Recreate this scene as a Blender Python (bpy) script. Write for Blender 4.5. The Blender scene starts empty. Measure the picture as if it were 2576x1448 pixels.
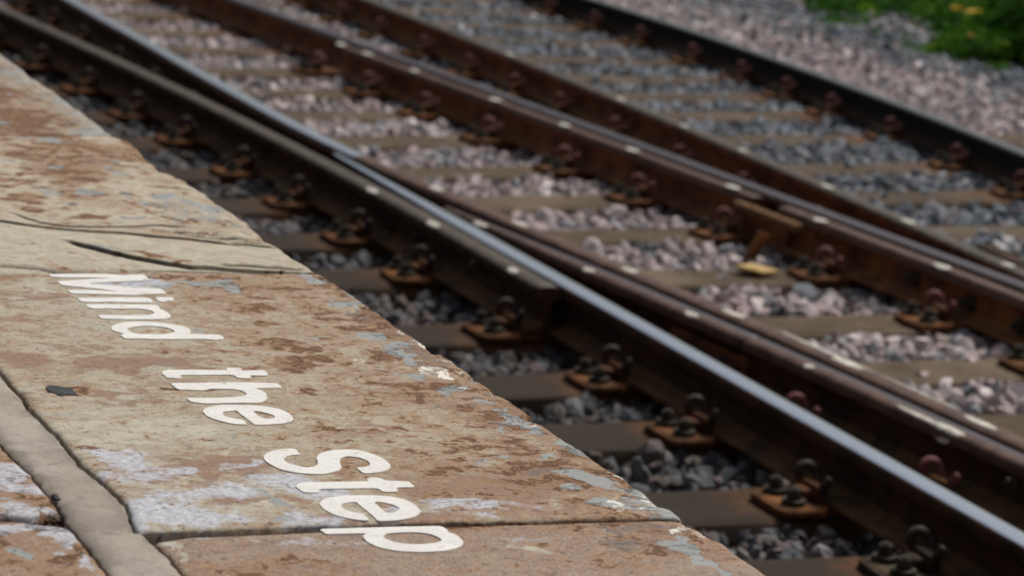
import bpy, bmesh, math, random
import numpy as np
from mathutils import Vector, Matrix
from mathutils.geometry import tessellate_polygon
random.seed(7); RNG = np.random.default_rng(11)
scene = bpy.context.scene
COL = scene.collection

# ------------------------------------------------------------------ camera
F, CX, CY, H = 7000.0, 1287.5, 724.0, 1.46        # focal length in px of a 2575 px wide frame, eye height over the rail tops
_a = np.array([-2877.0, 1634.0, -F]); _a /= np.linalg.norm(_a)            # along the track
_b = np.array([(F*F-1634.0*100)/2877.0, -100.0, -F]); _b /= np.linalg.norm(_b)  # across the track
_b -= _a*np.dot(_a, _b); _b /= np.linalg.norm(_b)
R3 = np.array([_b, _a, np.cross(_b, _a)])
def P(px, py, z=0.0):
    w = R3 @ np.array([px-CX, CY-py, -F]); t = (z-H)/w[2]
    return (w[0]*t, w[1]*t)
def PX(px, py, x):
    w = R3 @ np.array([px-CX, CY-py, -F]); t = x/w[0]
    return (x, w[1]*t, H+w[2]*t)
cam = bpy.data.cameras.new('camera'); camo = bpy.data.objects.new('camera', cam); COL.objects.link(camo)
m = Matrix([list(r) for r in R3]).to_4x4(); m.translation = (0, 0, H); camo.matrix_world = m
cam.sensor_width = 36; cam.sensor_fit = 'HORIZONTAL'; cam.lens = F/2575*36; cam.clip_end = 2000; cam.clip_start = .05
cam.dof.use_dof = True; cam.dof.focus_distance = 3.15; cam.dof.aperture_fstop = 8.0; cam.dof.aperture_blades = 8
scene.camera = camo
# ------------------------------------------------------------------ sky and sun
SUN_EL, SUN_AZ = 56.0, 66.0      # azimuth: degrees from +Y towards +X
wd = bpy.data.worlds.new('World'); scene.world = wd; wd.use_nodes = True
nt = wd.node_tree; bg = nt.nodes['Background']
sky = nt.nodes.new('ShaderNodeTexSky'); sky.sky_type = 'NISHITA'; sky.sun_disc = False
sky.sun_elevation = math.radians(SUN_EL); sky.sun_rotation = math.radians(SUN_AZ); sky.air_density = 1.2; sky.dust_density = 4.0; sky.ozone_density = 1.0
hs = nt.nodes.new('ShaderNodeHueSaturation'); hs.inputs['Saturation'].default_value = .55; nt.links.new(sky.outputs[0], hs.inputs['Color']); nt.links.new(hs.outputs[0], bg.inputs[0]); bg.inputs[1].default_value = 0.06
sl = bpy.data.lights.new('sun', 'SUN'); sl.energy = 3.0; sl.angle = math.radians(20); sl.color = (1, .965, .92)
so = bpy.data.objects.new('sun', sl); COL.objects.link(so)
d = Vector((math.sin(math.radians(SUN_AZ))*math.cos(math.radians(SUN_EL)), math.cos(math.radians(SUN_AZ))*math.cos(math.radians(SUN_EL)), math.sin(math.radians(SUN_EL))))
so.rotation_euler = d.to_track_quat('Z', 'Y').to_euler()
scene.view_settings.view_transform = 'Standard'; scene.view_settings.look = 'None'
scene.view_settings.exposure = 0.12; scene.view_settings.gamma = 1
scene.render.engine = 'CYCLES'

# ------------------------------------------------------------------ helpers
def tag(o, label=None, cat=None, group=None, kind=None):
    if label: o['label'] = label
    if cat: o['category'] = cat
    if group: o['group'] = group
    if kind: o['kind'] = kind
    return o
def empty(name, loc=(0, 0, 0), rz=0):
    o = bpy.data.objects.new(name, None); COL.objects.link(o); o.location = loc; o.rotation_euler = (0, 0, rz); o.empty_display_size = .05
    return o
def link(name, me, mat, parent=None, loc=None, local=False):
    o = bpy.data.objects.new(name, me); COL.objects.link(o)
    for mm in (mat if isinstance(mat, (list, tuple)) else [mat]): me.materials.append(mm)
    if parent is not None:
        o.parent = parent
        if not local:
            bpy.context.view_layer.update(); o.matrix_parent_inverse = parent.matrix_basis.inverted()
    if loc: o.location = loc
    return o
def npmesh(name, V, Fq, smooth=False):
    V = np.asarray(V, np.float32); Fq = np.asarray(Fq, np.int32); n = Fq.shape[1]
    me = bpy.data.meshes.new(name); me.vertices.add(len(V)); me.vertices.foreach_set('co', V.ravel())
    me.loops.add(Fq.size); me.loops.foreach_set('vertex_index', Fq.ravel())
    me.polygons.add(len(Fq)); me.polygons.foreach_set('loop_start', np.arange(len(Fq), dtype=np.int32)*n)
    me.polygons.foreach_set('loop_total', np.full(len(Fq), n, np.int32))
    me.polygons.foreach_set('use_smooth', np.full(len(Fq), smooth, bool))
    me.update(calc_edges=True); me.validate(); return me
def fattr(me, name, arr):
    a = me.attributes.new(name, 'FLOAT', 'POINT'); a.data.foreach_set('value', np.asarray(arr, np.float32))
def bmmesh(name, bm, smooth=False):
    me = bpy.data.meshes.new(name); bm.normal_update(); bm.to_mesh(me); bm.free()
    if smooth:
        for p in me.polygons: p.use_smooth = True
    return me
def bbox(bm, x0, x1, y0, y1, z0, z1, bev=0.0, seg=2):
    r = bmesh.ops.create_cube(bm, size=1.0)
    for v in r['verts']: v.co = Vector(((x0+x1)/2+v.co.x*(x1-x0), (y0+y1)/2+v.co.y*(y1-y0), (z0+z1)/2+v.co.z*(z1-z0)))
    if bev: bmesh.ops.bevel(bm, geom=list({e for v in r['verts'] for e in v.link_edges}), offset=bev, segments=seg, affect='EDGES', profile=.6)
def bcyl(bm, c, r, h, n=16, r2=None, axis='Z'):
    M = Matrix.Translation(c)
    if axis == 'X': M = M @ Matrix.Rotation(math.pi/2, 4, 'Y')
    bmesh.ops.create_cone(bm, cap_ends=True, segments=n, radius1=r, radius2=r if r2 is None else r2, depth=h, matrix=M)
def tube(pts, r, n=8):
    pts = [np.array(p, float) for p in pts]; V = []; Fc = []
    up = np.array([0.13, .31, .94])
    for i, p in enumerate(pts):
        t = pts[min(i+1, len(pts)-1)]-pts[max(i-1, 0)]; t /= np.linalg.norm(t)
        u = np.cross(t, up); u /= np.linalg.norm(u); w = np.cross(u, t)
        rr = r*(.7 if i in (0, len(pts)-1) else 1)
        for k in range(n):
            a = 2*math.pi*k/n; V.append(p+rr*(math.cos(a)*u+math.sin(a)*w))
    for i in range(len(pts)-1):
        for k in range(n): Fc.append((i*n+k, i*n+(k+1) % n, (i+1)*n+(k+1) % n, (i+1)*n+k))
    me = bpy.data.meshes.new('tube'); Fc.append(tuple(range(n))[::-1]); Fc.append(tuple((len(pts)-1)*n+k for k in range(n)))
    me.from_pydata([tuple(v) for v in V], [], Fc)
    for p in me.polygons: p.use_smooth = True
    return me
def spline(pts, k=5):
    pts = [np.array(p, float) for p in pts]; out = []
    for i in range(len(pts)-1):
        p0 = pts[max(i-1, 0)]; p1 = pts[i]; p2 = pts[i+1]; p3 = pts[min(i+2, len(pts)-1)]
        for j in range(k):
            t = j/k; out.append(.5*((2*p1)+(-p0+p2)*t+(2*p0-5*p1+4*p2-p3)*t*t+(-p0+3*p1-3*p2+p3)*t**3))
    out.append(pts[-1]); return out
# value noise
_tab = RNG.random((256, 256))
def vn(x, y, seed=0):
    x = np.asarray(x, float)+seed*17.37; y = np.asarray(y, float)+seed*9.11
    xi = np.floor(x).astype(int); yi = np.floor(y).astype(int); fx = x-xi; fy = y-yi
    fx = fx*fx*(3-2*fx); fy = fy*fy*(3-2*fy)
    g = lambda a, b: _tab[a & 255, b & 255]
    return (g(xi, yi)*(1-fx)+g(xi+1, yi)*fx)*(1-fy)+(g(xi, yi+1)*(1-fx)+g(xi+1, yi+1)*fx)*fy
def fbm(x, y, o=4, seed=0):
    s = 0; a = .5; n = 0
    for i in range(o): s = s+a*vn(x*2**i, y*2**i, seed+i*3); n += a; a *= .55
    return s/n
def sstep(a, b, x):
    t = np.clip((x-a)/(b-a), 0, 1); return t*t*(3-2*t)

# ------------------------------------------------------------------ material helpers
class NT:
    def __init__(s, name):
        s.m = bpy.data.materials.new(name); s.m.use_nodes = True; s.t = s.m.node_tree; s.N = s.t.nodes; s.L = s.t.links
        s.b = s.N['Principled BSDF']; s.co = s.N.new('ShaderNodeTexCoord').outputs['Object']
    def set(s, k, v):
        i = s.b.inputs[k]
        if hasattr(v, 'links') or hasattr(v, 'is_output'): s.L.new(v, i)
        else: i.default_value = v
    def mapv(s, sc=(1, 1, 1), rot=(0, 0, 0)):
        n = s.N.new('ShaderNodeMapping'); s.L.new(s.co, n.inputs[0]); n.inputs['Scale'].default_value = sc; n.inputs['Rotation'].default_value = rot; return n.outputs[0]
    def noise(s, scale, detail=5, rough=.6, vec=None, dist=0.0, out='Fac'):
        n = s.N.new('ShaderNodeTexNoise'); s.L.new(vec if vec is not None else s.co, n.inputs['Vector'])
        n.inputs['Scale'].default_value = scale; n.inputs['Detail'].default_value = detail; n.inputs['Roughness'].default_value = rough; n.inputs['Distortion'].default_value = dist
        return n.outputs[out]
    def vor(s, scale, feat='F1', out='Distance', vec=None):
        n = s.N.new('ShaderNodeTexVoronoi'); n.feature = feat; s.L.new(vec if vec is not None else s.co, n.inputs['Vector']); n.inputs['Scale'].default_value = scale
        return n.outputs[out]
    def attr(s, name, out='Fac'):
        n = s.N.new('ShaderNodeAttribute'); n.attribute_name = name; return n.outputs[out]
    def math(s, op, a, b=None, c=None, clamp=False):
        n = s.N.new('ShaderNodeMath'); n.operation = op; n.use_clamp = clamp
        for i, v in enumerate((a, b, c)):
            if v is None: continue
            if isinstance(v, (int, float)): n.inputs[i].default_value = v
            else: s.L.new(v, n.inputs[i])
        return n.outputs[0]
    def step(s, v, lo, hi, a=0.0, b=1.0):
        n = s.N.new('ShaderNodeMapRange'); n.interpolation_type = 'SMOOTHSTEP'; s.L.new(v, n.inputs[0])
        for i, x in enumerate((lo, hi, a, b)): n.inputs[i+1].default_value = x
        return n.outputs[0]
    def mix(s, f, a, b, mode='MIX'):
        n = s.N.new('ShaderNodeMix'); n.data_type = 'RGBA'; n.blend_type = mode
        for i, v in ((0, f), (6, a), (7, b)):
            if isinstance(v, (int, float)): n.inputs[i].default_value = v
            elif isinstance(v, tuple): n.inputs[i].default_value = v if len(v) == 4 else (*v, 1)
            else: s.L.new(v, n.inputs[i])
        return n.outputs[2]
    def bump(s, h, dist, strength=1.0, prev=None):
        n = s.N.new('ShaderNodeBump'); n.inputs['Distance'].default_value = dist; n.inputs['Strength'].default_value = strength; s.L.new(h, n.inputs['Height'])
        if prev is not None: s.L.new(prev, n.inputs['Normal'])
        s.L.new(n.outputs[0], s.b.inputs['Normal']); return n.outputs[0]

def rust_mat(name, dark, mid, lite, rough=.85, sc=9, metal=0.0, vary=0.0):
    s = NT(name); n1 = s.noise(sc, 6, .62); n2 = s.noise(sc*9, 4, .6)
    c = s.mix(s.step(n1, .38, .62), dark, mid); c = s.mix(s.math('MULTIPLY', s.step(n2, .5, .75), .55), c, lite)
    oi = s.N.new('ShaderNodeObjectInfo').outputs['Random']; c = s.mix(s.math('MULTIPLY', oi, vary), c, tuple(x*.35 for x in dark))
    s.set('Base Color', c); s.set('Roughness', rough); s.set('Metallic', metal); s.set('Specular IOR Level', .25)
    s.bump(s.noise(sc*22, 4, .65), .0012, .7); return s.m
M_RAIL = rust_mat('rail_rust', (.020, .008, .003), (.052, .020, .007), (.095, .042, .016))
M_FOOT = rust_mat('rail_foot_rust', (.055, .028, .011), (.12, .060, .022), (.19, .10, .042))
M_FOOTR = rust_mat('rail_foot_orange', (.09, .036, .012), (.20, .080, .025), (.28, .13, .045))
M_RAILR = rust_mat('rail_red_rust', (.055, .017, .006), (.15, .048, .013), (.23, .085, .028))
M_RAILD = rust_mat('rail_dark_rust', (.006, .0045, .0035), (.012, .008, .005), (.026, .015, .008))
M_PLATE = rust_mat('baseplate_rust', (.06, .024, .008), (.21, .078, .020), (.36, .15, .045), sc=14, vary=.4)
M_PLATED = rust_mat('baseplate_dark', (.025, .018, .011), (.07, .042, .02), (.14, .08, .035), sc=14)
M_CLIP = rust_mat('clip_red', (.12, .040, .038), (.24, .075, .072), (.36, .14, .13), rough=.6, sc=30, vary=.25)
M_CLIPD = rust_mat('clip_dark', (.028, .018, .013), (.060, .034, .026), (.12, .065, .05), rough=.6, sc=30)
M_BOLT = rust_mat('bolt_grease', (.014, .011, .007), (.05, .038, .022), (.14, .11, .07), rough=.6, sc=40)
M_TAN = rust_mat('plate_tan', (.08, .035, .012), (.17, .085, .032), (.34, .20, .09), sc=40)
M_WEDGE = rust_mat('wedge_wood', (.38, .24, .08), (.52, .36, .15), (.62, .46, .24), sc=25)
M_PAINT = rust_mat('mark_paint', (.42, .38, .30), (.68, .66, .58), (.78, .77, .70), rough=.7, sc=30)

def head_mat(name, base, r, metal, streak):
    s = NT(name); v = s.mapv((1, .05, 1)); n = s.noise(160, 3, .5, vec=v); n2 = s.noise(14, 5, .6, vec=s.mapv((1, .25, 1)))
    c = s.mix(s.math('MULTIPLY', s.step(n, .3, .75), streak), base, tuple(x*.55 for x in base))
    c = s.mix(s.math('MULTIPLY', s.step(n2, .55, .8), streak*.8), c, (.10, .06, .04))
    s.set('Base Color', c); s.set('Metallic', metal); s.set('Roughness', r); s.bump(n, .0002, .3); return s.m
M_BRIGHT = head_mat('rail_polished', (.74, .80, .87), .22, 1.0, .25)
M_SEMI = head_mat('rail_half_polished', (.085, .078, .092), .5, .75, .7)
M_SEMI2 = head_mat('rail_half_polished_grey', (.13, .135, .132), .5, .7, .5)
M_BROWN = rust_mat('rail_head_brown', (.055, .028, .019), (.105, .055, .036), (.17, .095, .065), rough=.6, sc=16)
M_DULL = rust_mat('rail_head_dull', (.040, .030, .020), (.078, .060, .040), (.13, .10, .07), rough=.55, sc=16)

def wood_mat(name, c0, c1, c2):
    s = NT(name); v = s.mapv((.12, 1, 1)); n = s.noise(55, 6, .65, vec=v, dist=.4); n2 = s.noise(3, 5, .6); n3 = s.noise(180, 3, .6, vec=v)
    c = s.mix(s.step(n, .35, .65), c0, c1); c = s.mix(s.step(n2, .45, .7), c, c2); c = s.mix(s.math('MULTIPLY', s.step(n3, .55, .7), .6), c, tuple(x*.3 for x in c0))
    c = s.mix(s.math('MULTIPLY', s.step(s.math('ADD', s.attr('shade_tone'), s.math('MULTIPLY', s.math('SUBTRACT', s.noise(6, 5, .6), .5), .8)), .15, .8), .88), c, (.022, .014, .008)); rs = s.attr('rust'); c = s.mix(s.math('MULTIPLY', s.step(s.math('ADD', rs, s.math('MULTIPLY', s.noise(12, 5, .6), .6)), .55, 1.0), .8), c, (.13, .050, .015))  # near-black mix paints the platform-side shade into the timber
    s.set('Base Color', c); s.set('Roughness', .85); s.set('Specular IOR Level', .2)
    s.bump(s.math('ADD', n, s.math('MULTIPLY', n3, .6)), .004, .8); return s.m
M_WOOD = wood_mat('sleeper_wood', (.055, .036, .020), (.105, .072, .043), (.145, .105, .068))

def stone_mat():
    s = NT('ballast_stone'); col = s.attr('tint', 'Color'); n = s.noise(60, 5, .65); n2 = s.noise(230, 3, .6)
    c = s.mix(s.math('MULTIPLY', s.step(n, .35, .7), .4), col, s.mix(.5, col, (.5, .45, .43))); c = s.mix(s.math('MULTIPLY', s.step(n2, .52, .68), .45), c, (.05, .05, .055))
    s.set('Base Color', c); s.set('Roughness', .82); s.set('Specular IOR Level', .3); s.bump(n2, .002, .7); return s.m
M_STONE = stone_mat()
def ground_mat():
    s = NT('ground_dirt'); n = s.noise(9, 8, .7); v = s.vor(24)
    c = s.mix(s.step(n, .35, .65), (.012, .010, .008), (.035, .028, .022)); c = s.mix(s.math('MULTIPLY', s.step(v, .1, .5), .5), (.04, .035, .035), c)
    s.set('Base Color', c); s.set('Roughness', .95); s.bump(v, .02, .8); return s.m
M_GROUND = ground_mat()

# ------------------------------------------------------------------ slabs of the platform
ZP = 0.70
def slab_mat(name, c1, c2, c3, rustc=(.120, .052, .022), rust_soft=.11, pit=.5):
    s = NT(name)
    n1 = s.noise(7, 7, .62, dist=.3); n2 = s.noise(38, 6, .65, vec=s.mapv((.9, 1.0, 1)), dist=.6); n3 = s.noise(150, 4, .6, vec=s.mapv((.9, 1.0, 1))); n4 = s.noise(420, 3, .6)
    c = s.mix(s.step(s.math('ADD', n1, s.math('MULTIPLY', s.noise(60, 6, .7, vec=s.mapv((.85, 1.0, 1))), .30)), .58, .70), c1, c2)
    c = s.mix(s.step(s.math('ADD', n2, s.math('MULTIPLY', n1, .25)), .56, .68), c, c3)
    c = s.mix(s.math('MULTIPLY', s.step(s.noise(90, 9, .86, vec=s.mapv((.75, 1.0, 1)), dist=.2), .50, .60), .55), c, tuple(x*.66 for x in c2))
    c = s.mix(s.math('MULTIPLY', s.step(n4, .48, .66), .42), c, (.56, .52, .45))
    c = s.mix(s.math('MULTIPLY', s.step(s.noise(300, 6, .8), .55, .64), .40), c, tuple(x*.55 for x in c2))
    def lay(c, nm, col, nz, k, lo, hi, amt=1.0):
        f = s.math('ADD', nz, s.math('MULTIPLY', s.attr(nm), k)); f = s.step(f, lo, hi)
        if amt != 1.0: f = s.math('MULTIPLY', f, amt)
        return s.mix(f, c, col), f
    nd = s.math('ADD', s.math('MULTIPLY', s.noise(30, 12, .76, vec=s.mapv((.9, 1.0, 1)), dist=.45), 1.55), -.275)
    nd2 = s.noise(34, 9, .76, vec=s.mapv((.9, 1.0, 1)), dist=.8)
    c = s.mix(s.step(s.math('ADD', n2, s.math('MULTIPLY', s.attr('brown'), .6)), .62, .92), c, s.mix(s.step(n3, .4, .6), (.27, .175, .115), (.225, .145, .105)))
    c, fp = lay(c, 'pale', s.mix(s.step(n2, .4, .6), (.44, .40, .31), (.35, .315, .24)), nd2, .55, .62, .74)
    c, fd = lay(c, 'dark', s.mix(s.step(n3, .45, .6), (.075, .075, .085), (.15, .14, .14)), nd2, .55, .68, .76, .85)
    wide = s.step(s.math('ADD', s.noise(9, 7, .6, dist=.4), s.math('MULTIPLY', s.attr('rust'), .55)), .50, .80); c = s.mix(s.math('MULTIPLY', wide, .50), c, (.275, .178, .112))
    fh = s.step(s.math('ADD', nd, s.math('MULTIPLY', s.attr('rust'), .42)), .57, .68); c = s.mix(s.math('MULTIPLY', fh, .65), c, (.34, .19, .095))
    c, fr = lay(c, 'rust', s.mix(s.step(n3, .38, .60), rustc, (rustc[0]*1.9, rustc[1]*1.95, rustc[2]*2.0)), nd, .42, .69, .69+rust_soft, .88)
    fl = s.step(s.math('ADD', s.noise(110, 10, .88, vec=s.mapv((.85, 1.0, 1)), dist=.1), s.math('MULTIPLY', s.attr('rust'), .40)), .61, .65)
    c = s.mix(s.math('MULTIPLY', fl, .5), c, s.mix(s.step(n4, .4, .6), (rustc[0]*1.2, rustc[1]*1.2, rustc[2]*1.2), (.24, .125, .055)))
    c, fg = lay(c, 'grey', s.mix(s.step(n2, .3, .7), (.25, .255, .245), (.30, .30, .285)), s.math('ADD', s.math('MULTIPLY', s.noise(26, 10, .74, vec=s.mapv((.9, 1.0, 1)), dist=.7), 1.7), -.35), .70, .89, .95)
    c, fb = lay(c, 'bloom', s.mix(s.step(n3, .4, .6), (.37, .385, .43), (.54, .56, .61)), s.noise(95, 9, .8, vec=s.mapv((.85, 1.0, 1)), dist=.6), .50, .60, .86, .82)
    c, fw = lay(c, 'paint_glint', (.72, .69, .62), s.noise(70, 9, .8, vec=s.mapv((.9, 1.0, 1)), dist=.8), .42, .83, .87)
    cr = s.attr('crack'); c = s.mix(s.math('MULTIPLY', s.step(cr, .45, .95), .8), c, (.075, .060, .038))
    s.set('Base Color', c); s.set('Roughness', s.mix(fg, (.8, .8, .8, 1), (.62, .62, .62, 1)))
    s.set('Specular IOR Level', .3)
    # fine pits and flaked layers
    pits = s.step(s.noise(110, 9, .84, vec=s.mapv((.75, 1.0, 1)), dist=.15), .585, .625)
    c = s.mix(s.math('MULTIPLY', pits, pit*.75), c, (.14, .085, .05)); s.set('Base Color', c)
    h = s.math('ADD', s.math('MULTIPLY', pits, -pit), s.math('MULTIPLY', n3, .35)); h = s.math('ADD', h, s.math('MULTIPLY', fr, -.55)); h = s.math('ADD', h, s.math('MULTIPLY', n4, .15))
    h = s.math('ADD', h, s.math('MULTIPLY', fg, -.15)); s.bump(h, .0030, 1.0); return s.m
M_SLABA = slab_mat('flagstone_buff', (.330, .265, .182), (.255, .166, .105), (.385, .330, .240), pit=.7)
M_SLABB = slab_mat('flagstone_pale', (.43, .385, .285), (.46, .415, .32), (.40, .34, .245), pit=.2)
M_SLABC = slab_mat('flagstone_grey', (.31, .28, .225), (.23, .19, .155), (.36, .325, .26))
M_SLABD = slab_mat('flagstone_brown', (.25, .158, .105), (.215, .142, .102), (.28, .195, .135), pit=.25)
def mortar_mat():
    s = NT('mortar'); n = s.noise(9, 7, .6); n2 = s.noise(160, 4, .6); v = s.vor(110); v2 = s.vor(46)
    c = s.mix(s.step(n, .35, .65), (.36, .31, .255), (.45, .40, .34)); c = s.mix(s.math('MULTIPLY', s.step(s.noise(120, 8, .8), .53, .64), .4), c, (.19, .16, .13))
    c = s.mix(s.step(v, .10, .06), c, (.36, .33, .29)); c = s.mix(s.step(v2, .085, .05), c, (.66, .64, .60)); c = s.mix(s.math('MULTIPLY', s.attr('dark'), .8), c, (.09, .065, .045))
    cr = s.attr('crack'); c = s.mix(s.step(cr, .35, .9), c, (.04, .03, .022))
    s.set('Base Color', c); s.set('Roughness', .9); s.bump(s.noise(120, 8, .8), .0030, .9); return s.m
M_MORTAR = mortar_mat()
def dirt_mat():
    s = NT('joint_dirt'); n = s.noise(70, 6, .7); c = s.mix(s.step(n, .35, .65), (.055, .035, .022), (.17, .105, .068)); c = s.mix(s.step(s.noise(30, 5, .6), .55, .7), c, (.25, .17, .12))
    s.set('Base Color', c); s.set('Roughness', .95); s.bump(n, .006, .9); return s.m
M_DIRT = dirt_mat()

def W(pts, z=ZP): return np.array([P(a, b, z) for a, b in pts])
# zoom windows used when tracing: (offset x, offset y, factor)
Z1 = lambda L: [(a*.3335, b*.3335) for a, b in L]
Z4 = lambda L: [(a*.3335, 483+b*.3335) for a, b in L]
Z5 = lambda L: [(858+a*.3335, 483+b*.3335) for a, b in L]
Z7 = lambda L: [(a*.3335, 965+b*.3335) for a, b in L]
Z8 = lambda L: [(858+a*.3335, 965+b*.3335) for a, b in L]
Z9 = lambda L: [(1717+a*.3335, 965+b*.3335) for a, b in L]
ZB = lambda L: [(a*.3228, 469.4+b*.3228) for a, b in L]
EDGE = Z1([(-900, -600), (-500, -50), (-200, 220), (0, 400), (170, 520), (250, 590), (400, 680), (520, 770), (620, 840), (700, 900), (830, 1000), (930, 1045), (1030, 1080), (1100, 1150), (1180, 1230), (1290, 1310), (1430, 1360), (1480, 1400)]) \
     + Z4([(1570, 0), (1650, 60), (1720, 110), (1920, 240), (2030, 340), (2130, 410), (2260, 500), (2360, 560), (2440, 610), (2520, 660)]) \
     + Z5([(0, 700), (150, 800), (300, 900), (420, 990), (570, 1090), (700, 1170), (900, 1290), (1000, 1370)]) \
     + Z8([(1110, 0), (1250, 90), (1400, 190), (1530, 290), (1700, 410), (1850, 500), (2000, 610), (2150, 690), (2230, 750), (2310, 810), (2380, 870), (2410, 905), (2500, 925), (2574, 985)]) \
     + Z9([(50, 1040), (170, 1080), (230, 1130), (330, 1170), (410, 1240), (560, 1340), (640, 1390), (730, 1448), (1200, 1790), (1800, 2240)])
EDGEW = W(EDGE); EDGEW = EDGEW[np.argsort(EDGEW[:, 1])]
AL = W([(-260, 640), (-120, 790), (-60, 870), (0, 925), (30, 965), (60, 992), (73, 1018), (110, 1055), (157, 1098), (187, 1138), (200, 1158), (227, 1178), (283, 1225), (320, 1262), (337, 1305), (347, 1335), (360, 1348)])
AL = AL[np.argsort(AL[:, 1])]
DL = W([(385, 1352), (430, 1392), (454, 1422), (474, 1448), (520, 1500), (620, 1600), (800, 1750)]); DL = DL[np.argsort(DL[:, 1])]
ML = W([(-260, 880), (-120, 1010), (0, 1108), (20, 1128), (43, 1155), (77, 1182), (103, 1218), (140, 1258), (163, 1298), (197, 1342), (233, 1385), (283, 1448), (330, 1510), (420, 1620)]); ML = ML[np.argsort(ML[:, 1])]
fx = lambda C: (lambda y: np.interp(y, C[:, 1], C[:, 0]))
edge_x, al_x, dl_x, ml_x = fx(EDGEW), fx(AL), fx(DL), fx(ML)
def line_y(p, q, z=ZP):
    (x0, y0), (x1, y1) = P(*p, z), P(*q, z); return lambda x: y0+(x-x0)*(y1-y0)/(x1-x0)
def poly_y(C):
    C = C[np.argsort(C[:, 0])]; return lambda x: np.interp(x, C[:, 0], C[:, 1])
J1 = poly_y(W([(-300, 686), (0, 688), (200, 684), (420, 681), (600, 686), (800, 686), (900, 686)]))
J2A = poly_y(W([(200, 1338), (347, 1333), (520, 1327), (800, 1316), (1100, 1308), (1300, 1305), (1500, 1300), (1760, 1293), (1900, 1290)]))
J2D = poly_y(W([(200, 1356), (385, 1352), (480, 1341), (600, 1336), (800, 1327), (1000, 1318), (1200, 1312), (1500, 1304), (1760, 1297), (1900, 1294)]))
J3 = poly_y(W([(-400, 340), (0, 344), (200, 343), (300, 336), (420, 338)]))
JEF1 = poly_y(W([(-200, 1288), (0, 1291), (70, 1291), (140, 1280), (165, 1276)])); JEF2 = poly_y(W([(-200, 1300), (0, 1303), (60, 1306), (140, 1316), (190, 1320)]))
def ell(L, conv):
    out = []
    for e in L:
        (cx, cy), = conv([(e[0], e[1])]); k = conv([(1, 0)])[0][0]-conv([(0, 0)])[0][0]
        c = np.array(P(cx, cy, ZP)); a = np.array(P(cx+e[2]*k, cy+(e[4] if len(e) > 4 else 0)*k, ZP))-c; b = np.array(P(cx, cy+e[3]*k, ZP))-c
        out.append((c, np.linalg.inv(np.array([a, b]).T)))
    return out
def emask(X, Y, L, jit=.35, seed=3, soft=.5):
    o = np.zeros_like(X); nz = (fbm(X*34, Y*30, 5, seed)-.5)*3.4*jit
    wx = (fbm(X*26, Y*22, 3, seed+50)-.5)*.050+(fbm(X*90, Y*80, 3, seed+60)-.5)*.016; wy = (fbm(X*24, Y*20, 3, seed+70)-.5)*.060+(fbm(X*90, Y*80, 3, seed+80)-.5)*.020
    X = X+wx; Y = Y+wy
    for c, Mi in L:
        u = Mi[0, 0]*(X-c[0])+Mi[0, 1]*(Y-c[1]); v = Mi[1, 0]*(X-c[0])+Mi[1, 1]*(Y-c[1])
        o = np.maximum(o, sstep(1+soft, 1-soft, np.sqrt(u*u+v*v)+nz))
    return o
def crack_y(C0, X):
    return np.interp(X, C0[:, 0], C0[:, 1])+(fbm(X*50, X*0+.3, 3, 50)-.5)*.005
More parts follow.
